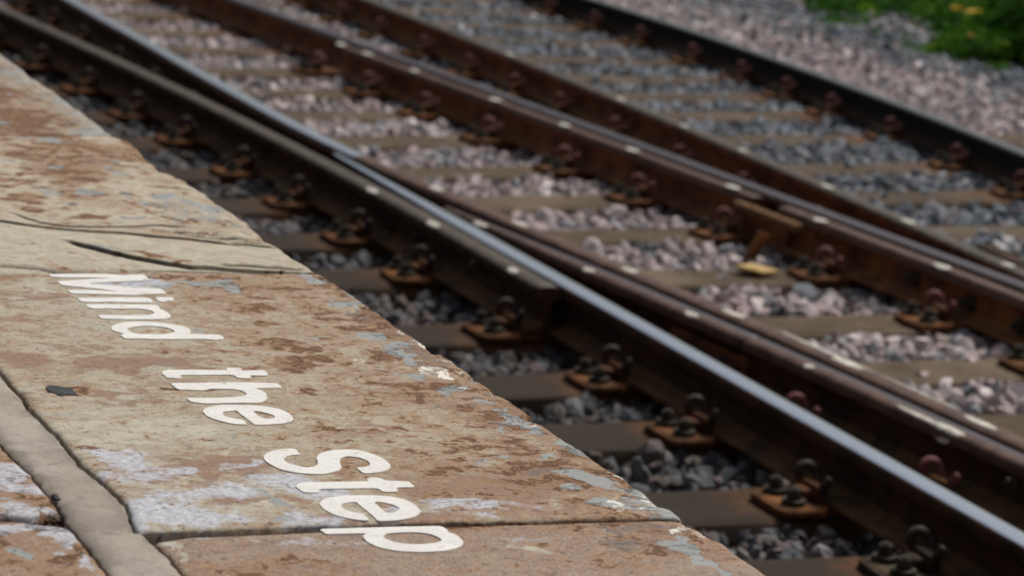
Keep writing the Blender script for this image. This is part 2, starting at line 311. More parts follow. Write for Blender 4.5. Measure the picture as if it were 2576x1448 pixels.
def slab(name, xl, xr, yn, yf, mat, label, dz=0.0, nx=260, ny=260, right_edge=False, thick=.09, attrs=None, height=None, und=.0012, tilt=0.0, round_=.0035, cat='paving slab', rows=None):
    xc = .5*(xl(np.array([1.0]))[0]+xr(np.array([1.0]))[0]) if False else None
    s = np.linspace(0, 1, nx+1); t = np.linspace(0, 1, ny+1)
    ymid0, ymid1 = float(np.mean(yn(np.array([.6, 1.2])))), float(np.mean(yf(np.array([.6, 1.2]))))
    S, T = np.meshgrid(s, t); Y = ymid0+(ymid1-ymid0)*T
    if rows:
        tt = [0.0]; yk_ = [yn]
        for fn, q in rows: tt += [q-.0005, q+.0005]; yk_ += [lambda x, fn=fn: fn(x)-.0003, lambda x, fn=fn: fn(x)+.0003]
        tt.append(1.0); yk_.append(yf); t2 = []
        segs = [(tt[k], tt[k+1]) for k in range(len(tt)-1)]
        tnew = np.unique(np.concatenate([np.linspace(a, b, 2 if b-a < .002 else max(2, int(ny*(b-a)))) for a, b in segs])); S, T = np.meshgrid(s, tnew); Y = ymid0+(ymid1-ymid0)*T
    for _ in range(3):
        X = xl(Y)+(xr(Y)-xl(Y))*S
        if rows:
            Ys = np.array([f_(X) for f_ in yk_]); k = np.clip(np.searchsorted(np.array(tt), T+1e-9)-1, 0, len(tt)-2); ta = np.array(tt)[k]; tb = np.array(tt)[k+1]; w_ = (T-ta)/(tb-ta)
            Y = np.take_along_axis(Ys, k[None], 0)[0]*(1-w_)+np.take_along_axis(Ys, k[None]+1, 0)[0]*w_
        else: Y = yn(X)+(yf(X)-yn(X))*T
    X = xl(Y)+(xr(Y)-xl(Y))*S
    # ragged borders
    jx = (fbm(Y*70, X*3, 5, 21)-.5)*.0045; jy = (fbm(X*70, Y*3, 5, 22)-.5)*.004
    X = X+jx*(np.exp(-S*18)+np.exp(-(1-S)*18)); Y = Y+jy*(np.exp(-T*40)+np.exp(-(1-T)*40))
    Lx = xr(Y)-xl(Y); Ly = np.abs(yf(X)-yn(X))
    dl, dr, dn, df = S*Lx, (1-S)*Lx, T*Ly, (1-T)*Ly
    Z = ZP+dz+(fbm(X*5, Y*5, 4, 5)-.5)*und*2+(fbm(X*60, Y*60, 3, 6)-.5)*und*.5
    rr = round_
    for dd in (dl, dn, df, dr): Z -= rr*np.exp(-dd/(rr*.8))*(.6+.8*fbm(X*50, Y*50, 3, 8))
    if right_edge: Z -= .0045*np.exp(-dr/.010)*(.3+fbm(X*9, Y*22, 4, 31)); Z -= .012*sstep(.56, .72, fbm(X*22, Y*26, 4, 35))*np.exp(-dr/.014)
    crack = np.zeros_like(X)
    if height is not None:
        hz, crack = height(X, Y, dr); Z = Z+hz
    n0, n1 = X.shape
    V = np.stack([X, Y, Z], -1).reshape(-1, 3); idx = np.arange(n0*n1).reshape(n0, n1)
    Fq = np.stack([idx[:-1, :-1], idx[:-1, 1:], idx[1:, 1:], idx[1:, :-1]], -1).reshape(-1, 4)
    # side walls
    loop = np.concatenate([idx[0, :], idx[1:, -1], idx[-1, -2::-1], idx[-2:0:-1, 0]])
    lv = V[loop].copy(); out = []; base = len(V); nl = len(loop); rows = 5
    cxy = V[:, :2].mean(0)
    VV = [V]; prev = loop; FF = [Fq]
    for r in range(1, rows+1):
        q = lv.copy(); q[:, 2] = lv[:, 2]-thick*r/rows; off = (fbm(lv[:, 0]*30+lv[:, 1]*30, q[:, 2]*90, 3, 40)-.6)*.010
        dirv = cxy-q[:, :2]; dirv /= np.linalg.norm(dirv, axis=1)[:, None]; q[:, :2] += dirv*np.maximum(0, -off+.002*r)[:, None]*.8
        VV.append(q); cur = base+(r-1)*nl+np.arange(nl)
        FF.append(np.stack([prev, cur, np.roll(cur, -1), np.roll(prev, -1)], -1)); prev = cur
    V2 = np.concatenate(VV); me = npmesh(name, V2, np.concatenate(FF), True)
    ex = len(V2)-len(V)
    A = attrs(X, Y, dl, dr, dn, df) if attrs else {}
    for k in ('rust', 'grey', 'bloom', 'dark', 'pale', 'paint_glint', 'brown'):
        v = A.get(k, np.zeros_like(X)); v = np.broadcast_to(v, X.shape).reshape(-1)
        fattr(me, k, np.concatenate([v, np.full(ex, .25 if k == 'rust' else 0.0)]))
    fattr(me, 'crack', np.concatenate([crack.reshape(-1), np.zeros(ex)]))
    o = link(name, me, mat); tag(o, label, cat, 'stone slabs of the platform' if cat == 'paving slab' else None); return o

def cracks(X, Y, L):
    """L: (points, width, depth, step, fade). step = drop of the near side."""
    Z = np.zeros_like(X); C = np.zeros_like(X)
    for pts, w, dep, st, fade, *sharp in L:
        C0 = W(pts); C0 = C0[np.argsort(C0[:, 0])]; x0, x1 = C0[0, 0], C0[-1, 0]
        yc = crack_y(C0, X)
        ends = sstep(x0, x0+.03, X)*sstep(x1, x1-.03, X)
        d = Y-yc
        g = np.exp(-(d/w)**2)*ends; Z -= dep*g; C = np.maximum(C, g)
        if st: Z -= st*(np.where(d < 0, 1, 0) if sharp else sstep(.0028, -.0028, d))*np.exp(np.minimum(d, 0)/fade)*ends
    return Z, C

# --- text slab
GREY_A = ell([(1560, 690, 130, 22), (1800, 740, 110, 22, 20), (1270, 700, 70, 18), (2370, 1115, 55, 18), (1490, 1025, 60, 11), (2420, 660, 140, 32, 20), (1700, 670, 110, 18), (1000, 690, 90, 12), (700, 700, 60, 10)], Z4) \
  + ell([(60, 840, 90, 28), (210, 1070, 80, 30), (470, 1210, 140, 60, 70), (300, 1315, 45, 9), (500, 1390, 120, 35)], Z5) \
  + ell([(830, 40, 140, 32), (1050, 110, 90, 20), (1200, 200, 45, 40), (1330, 290, 110, 38, 50), (1150, 330, 80, 32, 40), (1520, 370, 105, 26, 30), (1540, 560, 95, 26), (1180, 560, 55, 13), (1060, 588, 35, 8), (1700, 650, 150, 26, 20), (1960, 720, 170, 50, 40), (2250, 830, 130, 42, 50), (1750, 800, 80, 32), (1980, 910, 95, 50), (1440, 300, 50, 18)], Z8) \
  + ell([(1760, 405, 60, 13), (1850, 425, 40, 8), (2080, 860, 140, 24, 50), (2170, 1010, 80, 18), (490, -20, 60, 16)], Z7)
RUST_A = ell([(1990, 985, 90, 22), (2060, 1120, 150, 42), (2200, 1290, 230, 60), (1950, 870, 170, 30), (2400, 720, 120, 20), (1100, 640, 300, 12), (1300, 1210, 120, 16), (2300, 1180, 140, 30)], Z4) \
  + ell([(600, 15, 420, 26, 20), (950, 180, 120, 26), (420, 320, 90, 22), (900, 575, 100, 16), (950, 655, 380, 26), (1500, 620, 260, 60, 30), (1600, 740, 320, 40), (1370, 460, 80, 22), (1250, 250, 160, 40), (60, 370, 100, 12), (-150, 340, 90, 12), (250, 350, 80, 14), (60, 460, 60, 12), (520, 505, 60, 10), (1000, 480, 80, 12), (1150, 520, 100, 14), (1700, 1010, 130, 12), (200, 130, 40, 10), (1160, 20, 200, 35, 120)], Z8) \
  + ell([(900, 960, 300, 26), (60, 960, 160, 30), (300, 1250, 150, 40), (100, 1020, 120, 20), (550, 1000, 60, 160)], Z5) + ell([(640, 480, 110, 20), (500, 60, 200, 20), (1350, 30, 200, 12), (2500, 370, 140, 16), (2250, 55, 90, 12)], Z7)
BLOOM_A = ell([(1200, 930, 380, 190), (1050, 700, 200, 80), (880, 560, 180, 70), (1700, 800, 320, 110), (1500, 1020, 480, 60), (2050, 760, 300, 80), (1150, 1050, 150, 70), (2300, 1020, 300, 50), (1350, 640, 200, 20), (780, 500, 100, 40), (1900, 600, 300, 20)], Z7) \
  + ell([(1120, 930, 260, 55), (800, 900, 200, 40), (-100, 800, 300, 60), (500, 950, 200, 30)], Z8) + ell([(900, 690, 400, 25)], Z4)
PAINT_A = ell([(2420, 625, 130, 12), (2520, 660, 60, 10)], Z4) + ell([(490, 1250, 24, 8), (700, 1345, 110, 26, 20), (910, 1350, 40, 8), (460, 1045, 40, 8, 20), (650, 1150, 50, 9, 25), (800, 1280, 60, 7), (150, 1290, 60, 3)], Z5) \
  + ell([(2150, 705, 70, 20, 15), (2260, 830, 110, 22, 45), (2150, 920, 160, 26), (2040, 650, 30, 6), (2320, 880, 80, 18), (1450, 290, 60, 8), (950, 50, 60, 6)], Z8)
DARK_A = ell([(2300, 760, 180, 30), (2480, 940, 140, 60), (1500, 655, 200, 30)], Z8) + ell([(400, 1020, 140, 60, 90), (620, 1240, 160, 70, 90), (300, 940, 200, 60)], Z5) + ell([(1180, 650, 40, 20)], Z4)
TEXTC = [(ZB([(2440, 670), (2300, 672)]), .002, .001, 0, .1), ([(755, 786), (785, 790), (830, 788)], .0022, .002, .001, .01), ([(820, 773), (842, 771), (850, 776)], .002, .002, 0, .01),
         ([(865, 800), (915, 806), (960, 803)], .002, .002, .0015, .01), ([(775, 835), (840, 836)], .002, .0015, 0, .01), ([(1005, 915), (1060, 925), (1090, 918)], .002, .002, 0, .01),
         ([(395, 702), (405, 712), (418, 720)], .002, .002, 0, .01), (Z7([(1200, 232), (1290, 240)]), .0015, .0015, 0, .01), (Z7([(1280, 295), (1370, 305)]), .0015, .0015, 0, .01), (Z7([(2000, 365), (2090, 362)]), .002, .002, 0, .01),
         (Z8([(500, 250), (560, 265)]), .002, .0015, 0, .01), (Z8([(1210, 455), (1245, 500)]), .003, .001, 0, .01), (Z8([(1010, 180), (1060, 190), (1110, 185)]), .002, .002, .001, .01),
         (Z8([(600, 60), (700, 95)]), .002, .002, 0, .01), (Z7([(0, 440), (60, 455)]), .002, .002, 0, .01)]
rr = random.Random(5)
for _ in range(90):
    u = rr.random()**.6; y0 = rr.uniform(700, 1280); x0 = 150+(y0-690)*.95+u*600; L = rr.uniform(12, 45)
    TEXTC.append(([(x0, y0), (x0+L*.5, y0+rr.uniform(-1, 3)), (x0+L, y0+rr.uniform(-2, 4))], .0014, rr.uniform(.0008, .0018), rr.uniform(0, .0012), .012))
BROWN_A = ell([(1200, 800, 700, 160), (300, 1000, 500, 80), (1900, 760, 300, 90), (100, 620, 250, 60)], Z8)+ell([(1600, 620, 600, 90), (900, 100, 350, 50), (1900, 900, 300, 60), (700, 250, 250, 30)], Z7)+ell([(350, 640, 700, 50), (250, 760, 350, 50), (1000, 1300, 500, 60), (200, 1250, 300, 60)], Z4)
def attrA(X, Y, dl, dr, dn, df):
    edge = np.exp(-dr/.11); big = fbm(X*3.2, Y*3.2, 4, 12)
    right = sstep(.42, .12, dr)
    r = np.maximum(emask(X, Y, RUST_A, .45)*.62, right*(.17+.16*sstep(.42, .6, fbm(X*7, Y*5, 4, 29)))+edge*.34*(big*1.4)+.05*np.exp(-df/.06))
    return dict(rust=r*.9, brown=emask(X, Y, BROWN_A, .5, 25, .6)*.75, grey=np.maximum(emask(X, Y, GREY_A, .35, 4, .35), .80*np.exp(-dr/.09)*sstep(.40, .58, fbm(X*9, Y*7, 4, 44))), bloom=emask(X, Y, BLOOM_A, .5, 9, .65)*.70, paint_glint=emask(X, Y, PAINT_A, .4, 14, .35)*.85+.36*np.exp(-dr/.05)*sstep(.45, .62, fbm(X*12, Y*9, 4, 46)),  # edge speckle paints specular glints in white, on top of real paint flecks
                dark=emask(X, Y, DARK_A, .5, 15)*.5+.75*np.exp(-dr/.07)*big, pale=np.clip(.45*sstep(.15, .4, dr)*sstep(.3, .6, fbm(X*4, Y*4, 4, 19))-.6*emask(X, Y, BLOOM_A, .3, 2), 0, 1))
slab('flagstone', al_x, edge_x, J2A, J1, M_SLABA, 'long rusty buff flagstone carrying most of the white lettering', nx=420, ny=460, right_edge=True, attrs=attrA, height=lambda X, Y, dr: cracks(X, Y, TEXTC), und=.0004)
# --- pale layered slab beyond
BC = [(ZB([(0, 205), (100, 235), (300, 298), (500, 322), (700, 326), (1000, 322), (1250, 312), (1500, 335)]), .003, .002, .003, .03, 1),
      (ZB([(-300, 250), (0, 282), (200, 312), (400, 328), (700, 347), (1000, 366), (1200, 392), (1500, 415), (1700, 440), (1900, 450), (2050, 465), (2230, 490)]), .0024, .002, .0042, .05, 1),
      (ZB([(1250, 335), (1500, 382), (1700, 402), (1900, 405), (2080, 392), (2160, 378)]), .0032, .003, .004, .02), (ZB([(1100, 345), (1350, 358), (1600, 372), (1800, 398)]), .0028, .002, .003, .02),
      (ZB([(1640, 418), (1800, 407), (2000, 405), (2130, 430)]), .003, .003, .003, .02), (ZB([(1700, 445), (1900, 437), (2150, 462)]), .003, .003, .003, .02),
      (ZB([(420, 425), (560, 440), (700, 474), (850, 515), (1000, 552), (1150, 582), (1300, 608), (1500, 637), (1700, 642), (1900, 657), (2200, 672), (2440, 660)]), .0024, .002, .0068, .12, 1),
      (ZB([(1620, 622), (1900, 628), (2150, 645), (2300, 657), (2450, 632)]), .0028, .003, .004, .02), (ZB([(-200, 620), (0, 628), (250, 640), (500, 662), (700, 655)]), .003, .003, .004, .03),
      (ZB([(0, 440), (100, 462), (260, 492)]), .0025, .002, .003, .03), (ZB([(0, 480), (150, 500), (240, 508)]), .002, .0015, 0, .03), (ZB([(290, 462), (360, 478), (410, 490)]), .002, .002, 0, .03),
      (ZB([(540, 525), (630, 512)]), .0018, .002, 0, .03), (ZB([(860, 452), (930, 462), (985, 470)]), .0024, .002, 0, .03), (ZB([(0, 385), (60, 378), (210, 376)]), .0022, .002, 0, .03),
      (ZB([(1860, 322), (1930, 312), (2000, 300)]), .003, .003, .003, .02), (ZB([(1890, 384), (1980, 372), (2050, 345)]), .003, .003, .003, .02), (ZB([(2090, 448), (2120, 438), (2160, 430)]), .003, .003, 0, .02),
      (ZB([(1700, 305), (1800, 322), (1880, 318)]), .0025, .002, .002, .02), (ZB([(1330, 90), (1420, 78), (1500, 60)]), .0025, .002, .002, .02), (ZB([(1050, -2), (1300, 22), (1500, 40), (1630, 45)]), .003, .002, .002, .03),
      (ZB([(2080, 570), (2140, 572)]), .002, .002, 0, .02), (ZB([(2170, 572), (2230, 574)]), .002, .002, 0, .02), (ZB([(900, 332), (1100, 326), (1260, 330)]), .0025, .002, .002, .02)]
for _ in range(46):
    y0 = rr.uniform(352, 560); x0 = rr.uniform(-20, 330+(y0-345)*1.3); L = rr.uniform(15, 70)
    BC.append(([(x0, y0), (x0+L*.5, y0+rr.uniform(0, 5)), (x0+L, y0+rr.uniform(2, 10))], .0022, rr.uniform(.001, .002), rr.uniform(0, .003), .03))
for _ in range(44):      # split edges along the right hand border
    y0 = rr.uniform(360, 600); x0 = float(np.interp(y0, [345, 683], [300, 790]))-rr.uniform(15, 190); L = rr.uniform(25, 90)
    BC.append(([(x0, y0+4), (x0+L*.5, y0+rr.uniform(0, 4)), (x0+L, y0-rr.uniform(2, 9))], .0022, .0035, rr.uniform(.002, .0055), .03))
def rowc(L):
    C0 = W(ZB(L)); C0 = C0[np.argsort(C0[:, 0])]
    return lambda X: crack_y(C0, X)
LROW = [rowc([(-1500, 300), (-400, 340), (0, 380), (420, 425), (560, 440), (700, 474), (850, 515), (1000, 552), (1150, 582), (1300, 608), (1500, 637), (1700, 642), (1900, 657), (2200, 672), (2440, 660), (2600, 672)]),
        rowc([(-1500, 150), (-300, 250), (0, 282), (200, 312), (400, 328), (700, 347), (1000, 366), (1200, 392), (1500, 415), (1700, 440), (1900, 450), (2050, 465), (2230, 490), (2500, 520)]),
        rowc([(-1500, 80), (-200, 160), (0, 205), (100, 235), (300, 298), (500, 322), (700, 326), (1000, 322), (1250, 312), (1500, 335), (1800, 375), (2050, 425), (2300, 470), (2500, 500)])]
RUST_B = ell([(200, 110, 230, 42, 40), (250, 210, 160, 22, 20), (700, 265, 220, 16), (1130, 190, 60, 16, 30), (1300, 270, 170, 18, 60), (1480, 300, 80, 8, 10), (1050, 660, 100, 14), (1200, 555, 260, 13, 50), (1770, 305, 60, 9), (80, 20, 120, 20), (850, 520, 30, 5), (240, 488, 30, 6), (1050, 90, 60, 12), (560, 545, 40, 6), (1250, 575, 180, 10, 26), (900, 535, 60, 6)], ZB) \
  + ell([(430, 1060, 190, 24), (620, 1110, 170, 26, 12), (250, 1140, 200, 18, 15), (430, 1180, 160, 14, 12), (60, 1080, 90, 16), (130, 1330, 160, 20), (650, 1200, 130, 14), (60, 1380, 140, 20), (800, 1130, 60, 12), (330, 1430, 120, 14)], Z1)
GREY_B = ell([(330, 45, 70, 20, 20), (430, 65, 60, 12, 12), (680, 65, 110, 28), (1000, 112, 50, 12), (1030, 275, 130, 18), (1300, 90, 90, 30), (1500, 150, 120, 32, 30), (1650, 200, 110, 30), (1440, 290, 90, 10, 30), (1600, 250, 80, 14), (830, 492, 110, 8, 30), (760, 470, 50, 8, 10), (1180, 160, 60, 16)], ZB) \
  + ell([(370, 1085, 90, 18, 18), (480, 1090, 40, 6), (800, 1290, 60, 16), (430, 1280, 90, 12), (600, 1130, 20, 6), (880, 1330, 50, 10), (270, 1260, 50, 6)], Z1)
DARK_B = ell([(1180, 175, 70, 25, 10), (500, 155, 70, 8, 20), (1050, 80, 60, 10), (1220, 240, 80, 10, 30)], ZB) + ell([(780, 1190, 120, 18), (830, 1250, 90, 14), (960, 1190, 60, 8), (500, 1360, 40, 6)], Z1)
PAINT_B = ell([(1390, 128, 22, 8), (1510, 135, 20, 6), (1640, 235, 50, 8), (2150, 620, 30, 3, 20), (2200, 632, 20, 2, 10), (1820, 300, 20, 4)], ZB)
def attrB(X, Y, dl, dr, dn, df):
    far = sstep(.40, .62, dn/(dn+df))
    return dict(rust=np.maximum(emask(X, Y, RUST_B, .45)*.50, far*(.12+.30*sstep(.45, .65, fbm(X*8, Y*5, 4, 61)))), grey=np.maximum(emask(X, Y, GREY_B, .35, 4, .35), far*.50*sstep(.5, .62, fbm(X*9, Y*6, 4, 66))), dark=emask(X, Y, DARK_B, .4, 15)*.5+far*.22*sstep(.48, .62, fbm(X*8, Y*6, 4, 67)), paint_glint=emask(X, Y, PAINT_B, .4, 14, .35)*.8,
                pale=.35*(1-far)+.12*far, bloom=emask(X, Y, ell([(850, 590, 200, 25), (600, 560, 200, 20), (150, 590, 250, 20)], ZB), .5, 9, .6)*.25)
slab('flagstone', lambda y: edge_x(y)-1.15, lambda y: edge_x(y)-.006, lambda x: J1(x)+.004, lambda x: J3(x)-.002, M_SLABB, 'pale split-layered flagstone beyond the first letter M', dz=.005, nx=430, ny=600, right_edge=True, attrs=attrB, rows=[(LROW[0], .16), (LROW[1], .50), (LROW[2], .56)], height=lambda X, Y, dr: cracks(X, Y, BC), und=.002, round_=.008)
# --- far mottled slab
CC = []
for _ in range(30):
    y0 = rr.uniform(180, 335); x0 = rr.uniform(-60, (y0-140)*1.4); L = rr.uniform(10, 40)
    CC.append(([(x0, y0), (x0+L, y0+rr.uniform(-1, 4))], .003, .002, .001, .03))
def attrC(X, Y, dl, dr, dn, df):
    n = fbm(X*9, Y*6, 4, 71)
    return dict(rust=.3+.35*sstep(.45, .65, n)*sstep(.0, .12, dr)-.25*np.exp(-dr/.06), grey=.30+.45*sstep(.48, .6, fbm(X*10, Y*7, 4, 75))+.3*np.exp(-dr/.08), dark=.35*np.exp(-dn/.06)+.2*sstep(.5, .7, fbm(X*7, Y*5, 4, 77)),
                paint_glint=emask(X, Y, ell([(300, 715, 22, 8), (240, 920, 22, 8), (830, 1000, 60, 14, 20), (200, 620, 40, 8)], Z1), .3, 14, .4)*.7, pale=.3*sstep(.5, .6, fbm(X*6, Y*6, 4, 79)), bloom=.15*np.exp(-dr/.08))
slab('flagstone', lambda y: edge_x(y)-1.2, edge_x, lambda x: J3(x)+.006, lambda x: J3(x)+1.5, M_SLABC, 'mottled rust and grey flagstone, farthest along the platform edge', dz=.002, nx=200, ny=260, right_edge=True, attrs=attrC, height=lambda X, Y, dr: cracks(X, Y, CC))
# --- near brown slab with the letter p
def attrD(X, Y, dl, dr, dn, df):
    return dict(rust=.28*sstep(.5, .7, fbm(X*5, Y*9, 4, 81))+.25*np.exp(-df/.03)*sstep(.25, .1, dr), grey=emask(X, Y, ell([(2560, 1200, 150, 60, 60), (2700, 1330, 140, 60, 80), (2850, 1450, 120, 60, 80), (1820, 1270, 40, 12)], Z8), .4, 4, .3)*.95,
                dark=emask(X, Y, ell([(2200, 1090, 420, 60), (2250, 1200, 260, 70), (2450, 1040, 150, 30)], Z8), .5, 15)*.62, paint_glint=emask(X, Y, ell([(2545, 1110, 60, 26), (2600, 1250, 30, 10), (2380, 1020, 120, 8), (2700, 1280, 60, 12, 30), (2760, 1420, 60, 14, 40), (1880, 1070, 16, 5)], Z8)+ell([(230, 1090, 110, 14, 50), (60, 1100, 60, 22)], Z9), .4, 14, .35)*.85,
                bloom=emask(X, Y, ell([(1500, 1130, 350, 16), (2300, 1190, 300, 20), (1250, 1150, 60, 40)], Z7)+ell([(100, 1170, 350, 22), (1300, 1170, 250, 14)], Z8), .4, 9, .6)*.42, pale=emask(X, Y, ell([(1350, 1300, 60, 140), (1450, 1450, 60, 100), (1250, 1180, 60, 50)], Z7)+ell([(1400, 1250, 200, 20), (2450, 1250, 120, 14)], Z8), .4, 7)*.45)
slab('flagstone', dl_x, edge_x, lambda x: J2D(x)-1.0, J2D, M_SLABD, 'smooth brown flagstone under the letter p, nearest the camera', dz=-.002, nx=260, ny=200, right_edge=True, attrs=attrD, und=.0005, round_=.004)
# --- mortar strip and left slabs
MC = [(Z7([(470, 985), (560, 1080), (690, 1110), (860, 1120), (1000, 1150)]), .0018, .002, .0006, .02), (Z7([(100, 300), (180, 270), (300, 290)]), .0014, .0015, 0, .02), (Z7([(750, 1300), (900, 1290), (1050, 1320), (1200, 1300)]), .0016, .002, 0, .02), (Z7([(215, 612), (330, 598), (450, 580), (560, 570)]), .0025, .002, 0, .02), (Z7([(900, 955), (1010, 940)]), .002, .001, 0, .02)]
slab('mortar_strip', lambda y: ml_x(y)+.0015, lambda y: np.where(y > P(345, 1335, ZP)[1], al_x(y), dl_x(y))-.003, lambda x: x*0+P(300, 1600, ZP)[1], lambda x: x*0+P(0, 700, ZP)[1], M_MORTAR, 'strip of grey mortar running between the flagstone rows', dz=-.001, nx=90, ny=460, und=.0016, height=lambda X, Y, dr: cracks(X, Y, MC), round_=.004,
     attrs=lambda X, Y, dl, dr, dn, df: dict(dark=np.clip((np.exp(-dl/.012)+np.exp(-dr/.008))*(.4+1.6*sstep(.4, .6, fbm(X*40, Y*30, 4, 91)))+.3*sstep(.62, .72, fbm(X*18, Y*14, 4, 93)), 0, 1)*.6), cat='mortar joint')
def attrE(X, Y, dl, dr, dn, df):
    return dict(rust=.25+.2*np.exp(-df/.05), bloom=emask(X, Y, ell([(90, 680, 190, 110), (250, 780, 120, 50), (230, 950, 250, 28), (60, 940, 140, 40), (150, 1060, 350, 40), (450, 1130, 120, 50), (500, 1220, 110, 36), (420, 1280, 60, 12), (700, 1350, 80, 70), (780, 1420, 60, 40), (480, 1355, 20, 8)], Z7), .5, 9, .6)*.66,
                grey=emask(X, Y, ell([(210, 1255, 100, 34), (90, 830, 40, 12)], Z7), .25, 4, .2), pale=np.zeros_like(X))
slab('flagstone', lambda y: ml_x(y)-.8, lambda y: ml_x(y)-.002, JEF1, lambda x: JEF1(x)+.9, M_SLABD, 'white-stained brown flagstone left of the mortar strip, above the cross joint', dz=-.001, nx=220, ny=220, attrs=attrE, round_=.003,
     height=lambda X, Y, dr: cracks(X, Y, [(Z7([(0, 640), (100, 650), (190, 690)]), .002, .002, .001, .02), (Z7([(0, 830), (160, 845), (300, 800)]), .002, .001, 0, .02)]))
slab('flagstone', lambda y: ml_x(y)-.8, lambda y: ml_x(y)-.002, lambda x: JEF2(x)-.7, JEF2, M_SLABD, 'brown flagstone with an oval grey patch in the near left corner', dz=-.0015, nx=220, ny=220, attrs=attrE, round_=.003)
# bed of the platform, its brick face
bm = bmesh.new(); bbox(bm, -3.5, 1.19, -1.2, 14, -.28, ZP-.014)
tag(link('platform_bed', bmmesh('platform_bed', bm), M_DIRT), kind='structure')
def brick_mat():
    s = NT('platform_brick'); n = s.N.new('ShaderNodeTexBrick'); s.L.new(s.mapv((1, 1, 1), (math.pi/2, 0, math.pi/2)), n.inputs[0]); n.inputs['Scale'].default_value = 4.4
    n.inputs['Color1'].default_value = (.10, .06, .05, 1); n.inputs['Color2'].default_value = (.06, .045, .04, 1); n.inputs['Mortar'].default_value = (.13, .12, .11, 1)
    s.set('Base Color', n.outputs[0]); s.set('Roughness', .9); s.bump(n.outputs['Fac'], .01, -.6); return s.m
bm = bmesh.new(); bbox(bm, 1.193, 1.22, -1.2, 14, -.30, ZP-.088)
# the wall under the nosing follows the edge line
for v in bm.verts: v.co.x += 0
wall = link('platform_wall', bmmesh('platform_wall', bm), brick_mat()); tag(wall, 'sooty brick wall holding up the platform edge', 'wall')

# small bits lying on the slabs
def lump(name, px, py, rx, ry, hgt, mat, label, cat, z=ZP):
    x, y = P(px, py, z); bm = bmesh.new(); bmesh.ops.create_icosphere(bm, subdivisions=3, radius=1)
    for v in bm.verts:
        n = float(fbm(np.array([v.co.x*2+px]), np.array([v.co.y*2+py+v.co.z]), 3, 4)[0]); k = .45+1.1*n
        v.co = Vector((v.co.x*rx*k, v.co.y*ry*k, v.co.z*hgt*k))
    tag(link(name, bmmesh(name, bm, True), mat, loc=(x, y, z+hgt*.35)), label, cat)
M_TAR = rust_mat('tar', (.02, .021, .024), (.045, .047, .052), (.13, .135, .14), rough=.5, sc=60)
lump('tar_blob', 153, 982, .015, .021, .0008, M_TAR, 'flat black blob of tar on the buff flagstone left of the word the', 'tar blob')
lump('pebble', 139, 1253, .004, .006, .003, M_TAR, 'small black pebble lodged in the joint left of the mortar strip', 'pebble')
lump('pebble', 708, 687, .003, .004, .003, M_TAR, 'tiny blue-black pebble in the joint between the pale and the lettered flagstone', 'pebble', ZP+.006)
gv = []
for _ in range(260):      # grit in the open joints
    if rr.random() < .6: px = rr.uniform(0, 260); py = float(np.interp(px, [0, 43, 103, 140, 197, 260], [1108, 1155, 1218, 1258, 1342, 1420]))
    else: px = rr.uniform(0, 165); py = rr.uniform(1292, 1312)
    gv.append((px+rr.gauss(0, 3), py+rr.gauss(0, 2), rr.uniform(.0008, .0028)))
bm = bmesh.new()
for px, py, r in gv:
    x, y = P(px, py, ZP-.01)
    q = bmesh.ops.create_icosphere(bm, subdivisions=1, radius=r)
    for v in q['verts']: v.co = Vector((v.co.x*rr.uniform(.7, 1.3)+x, v.co.y*rr.uniform(.7, 1.3)+y, v.co.z*.8+ZP-.012+r))
tag(link('joint_grit', bmmesh('joint_grit', bm), M_DIRT), 'brown grit and moss crumbs in the open slab joints', 'grit', kind='stuff')

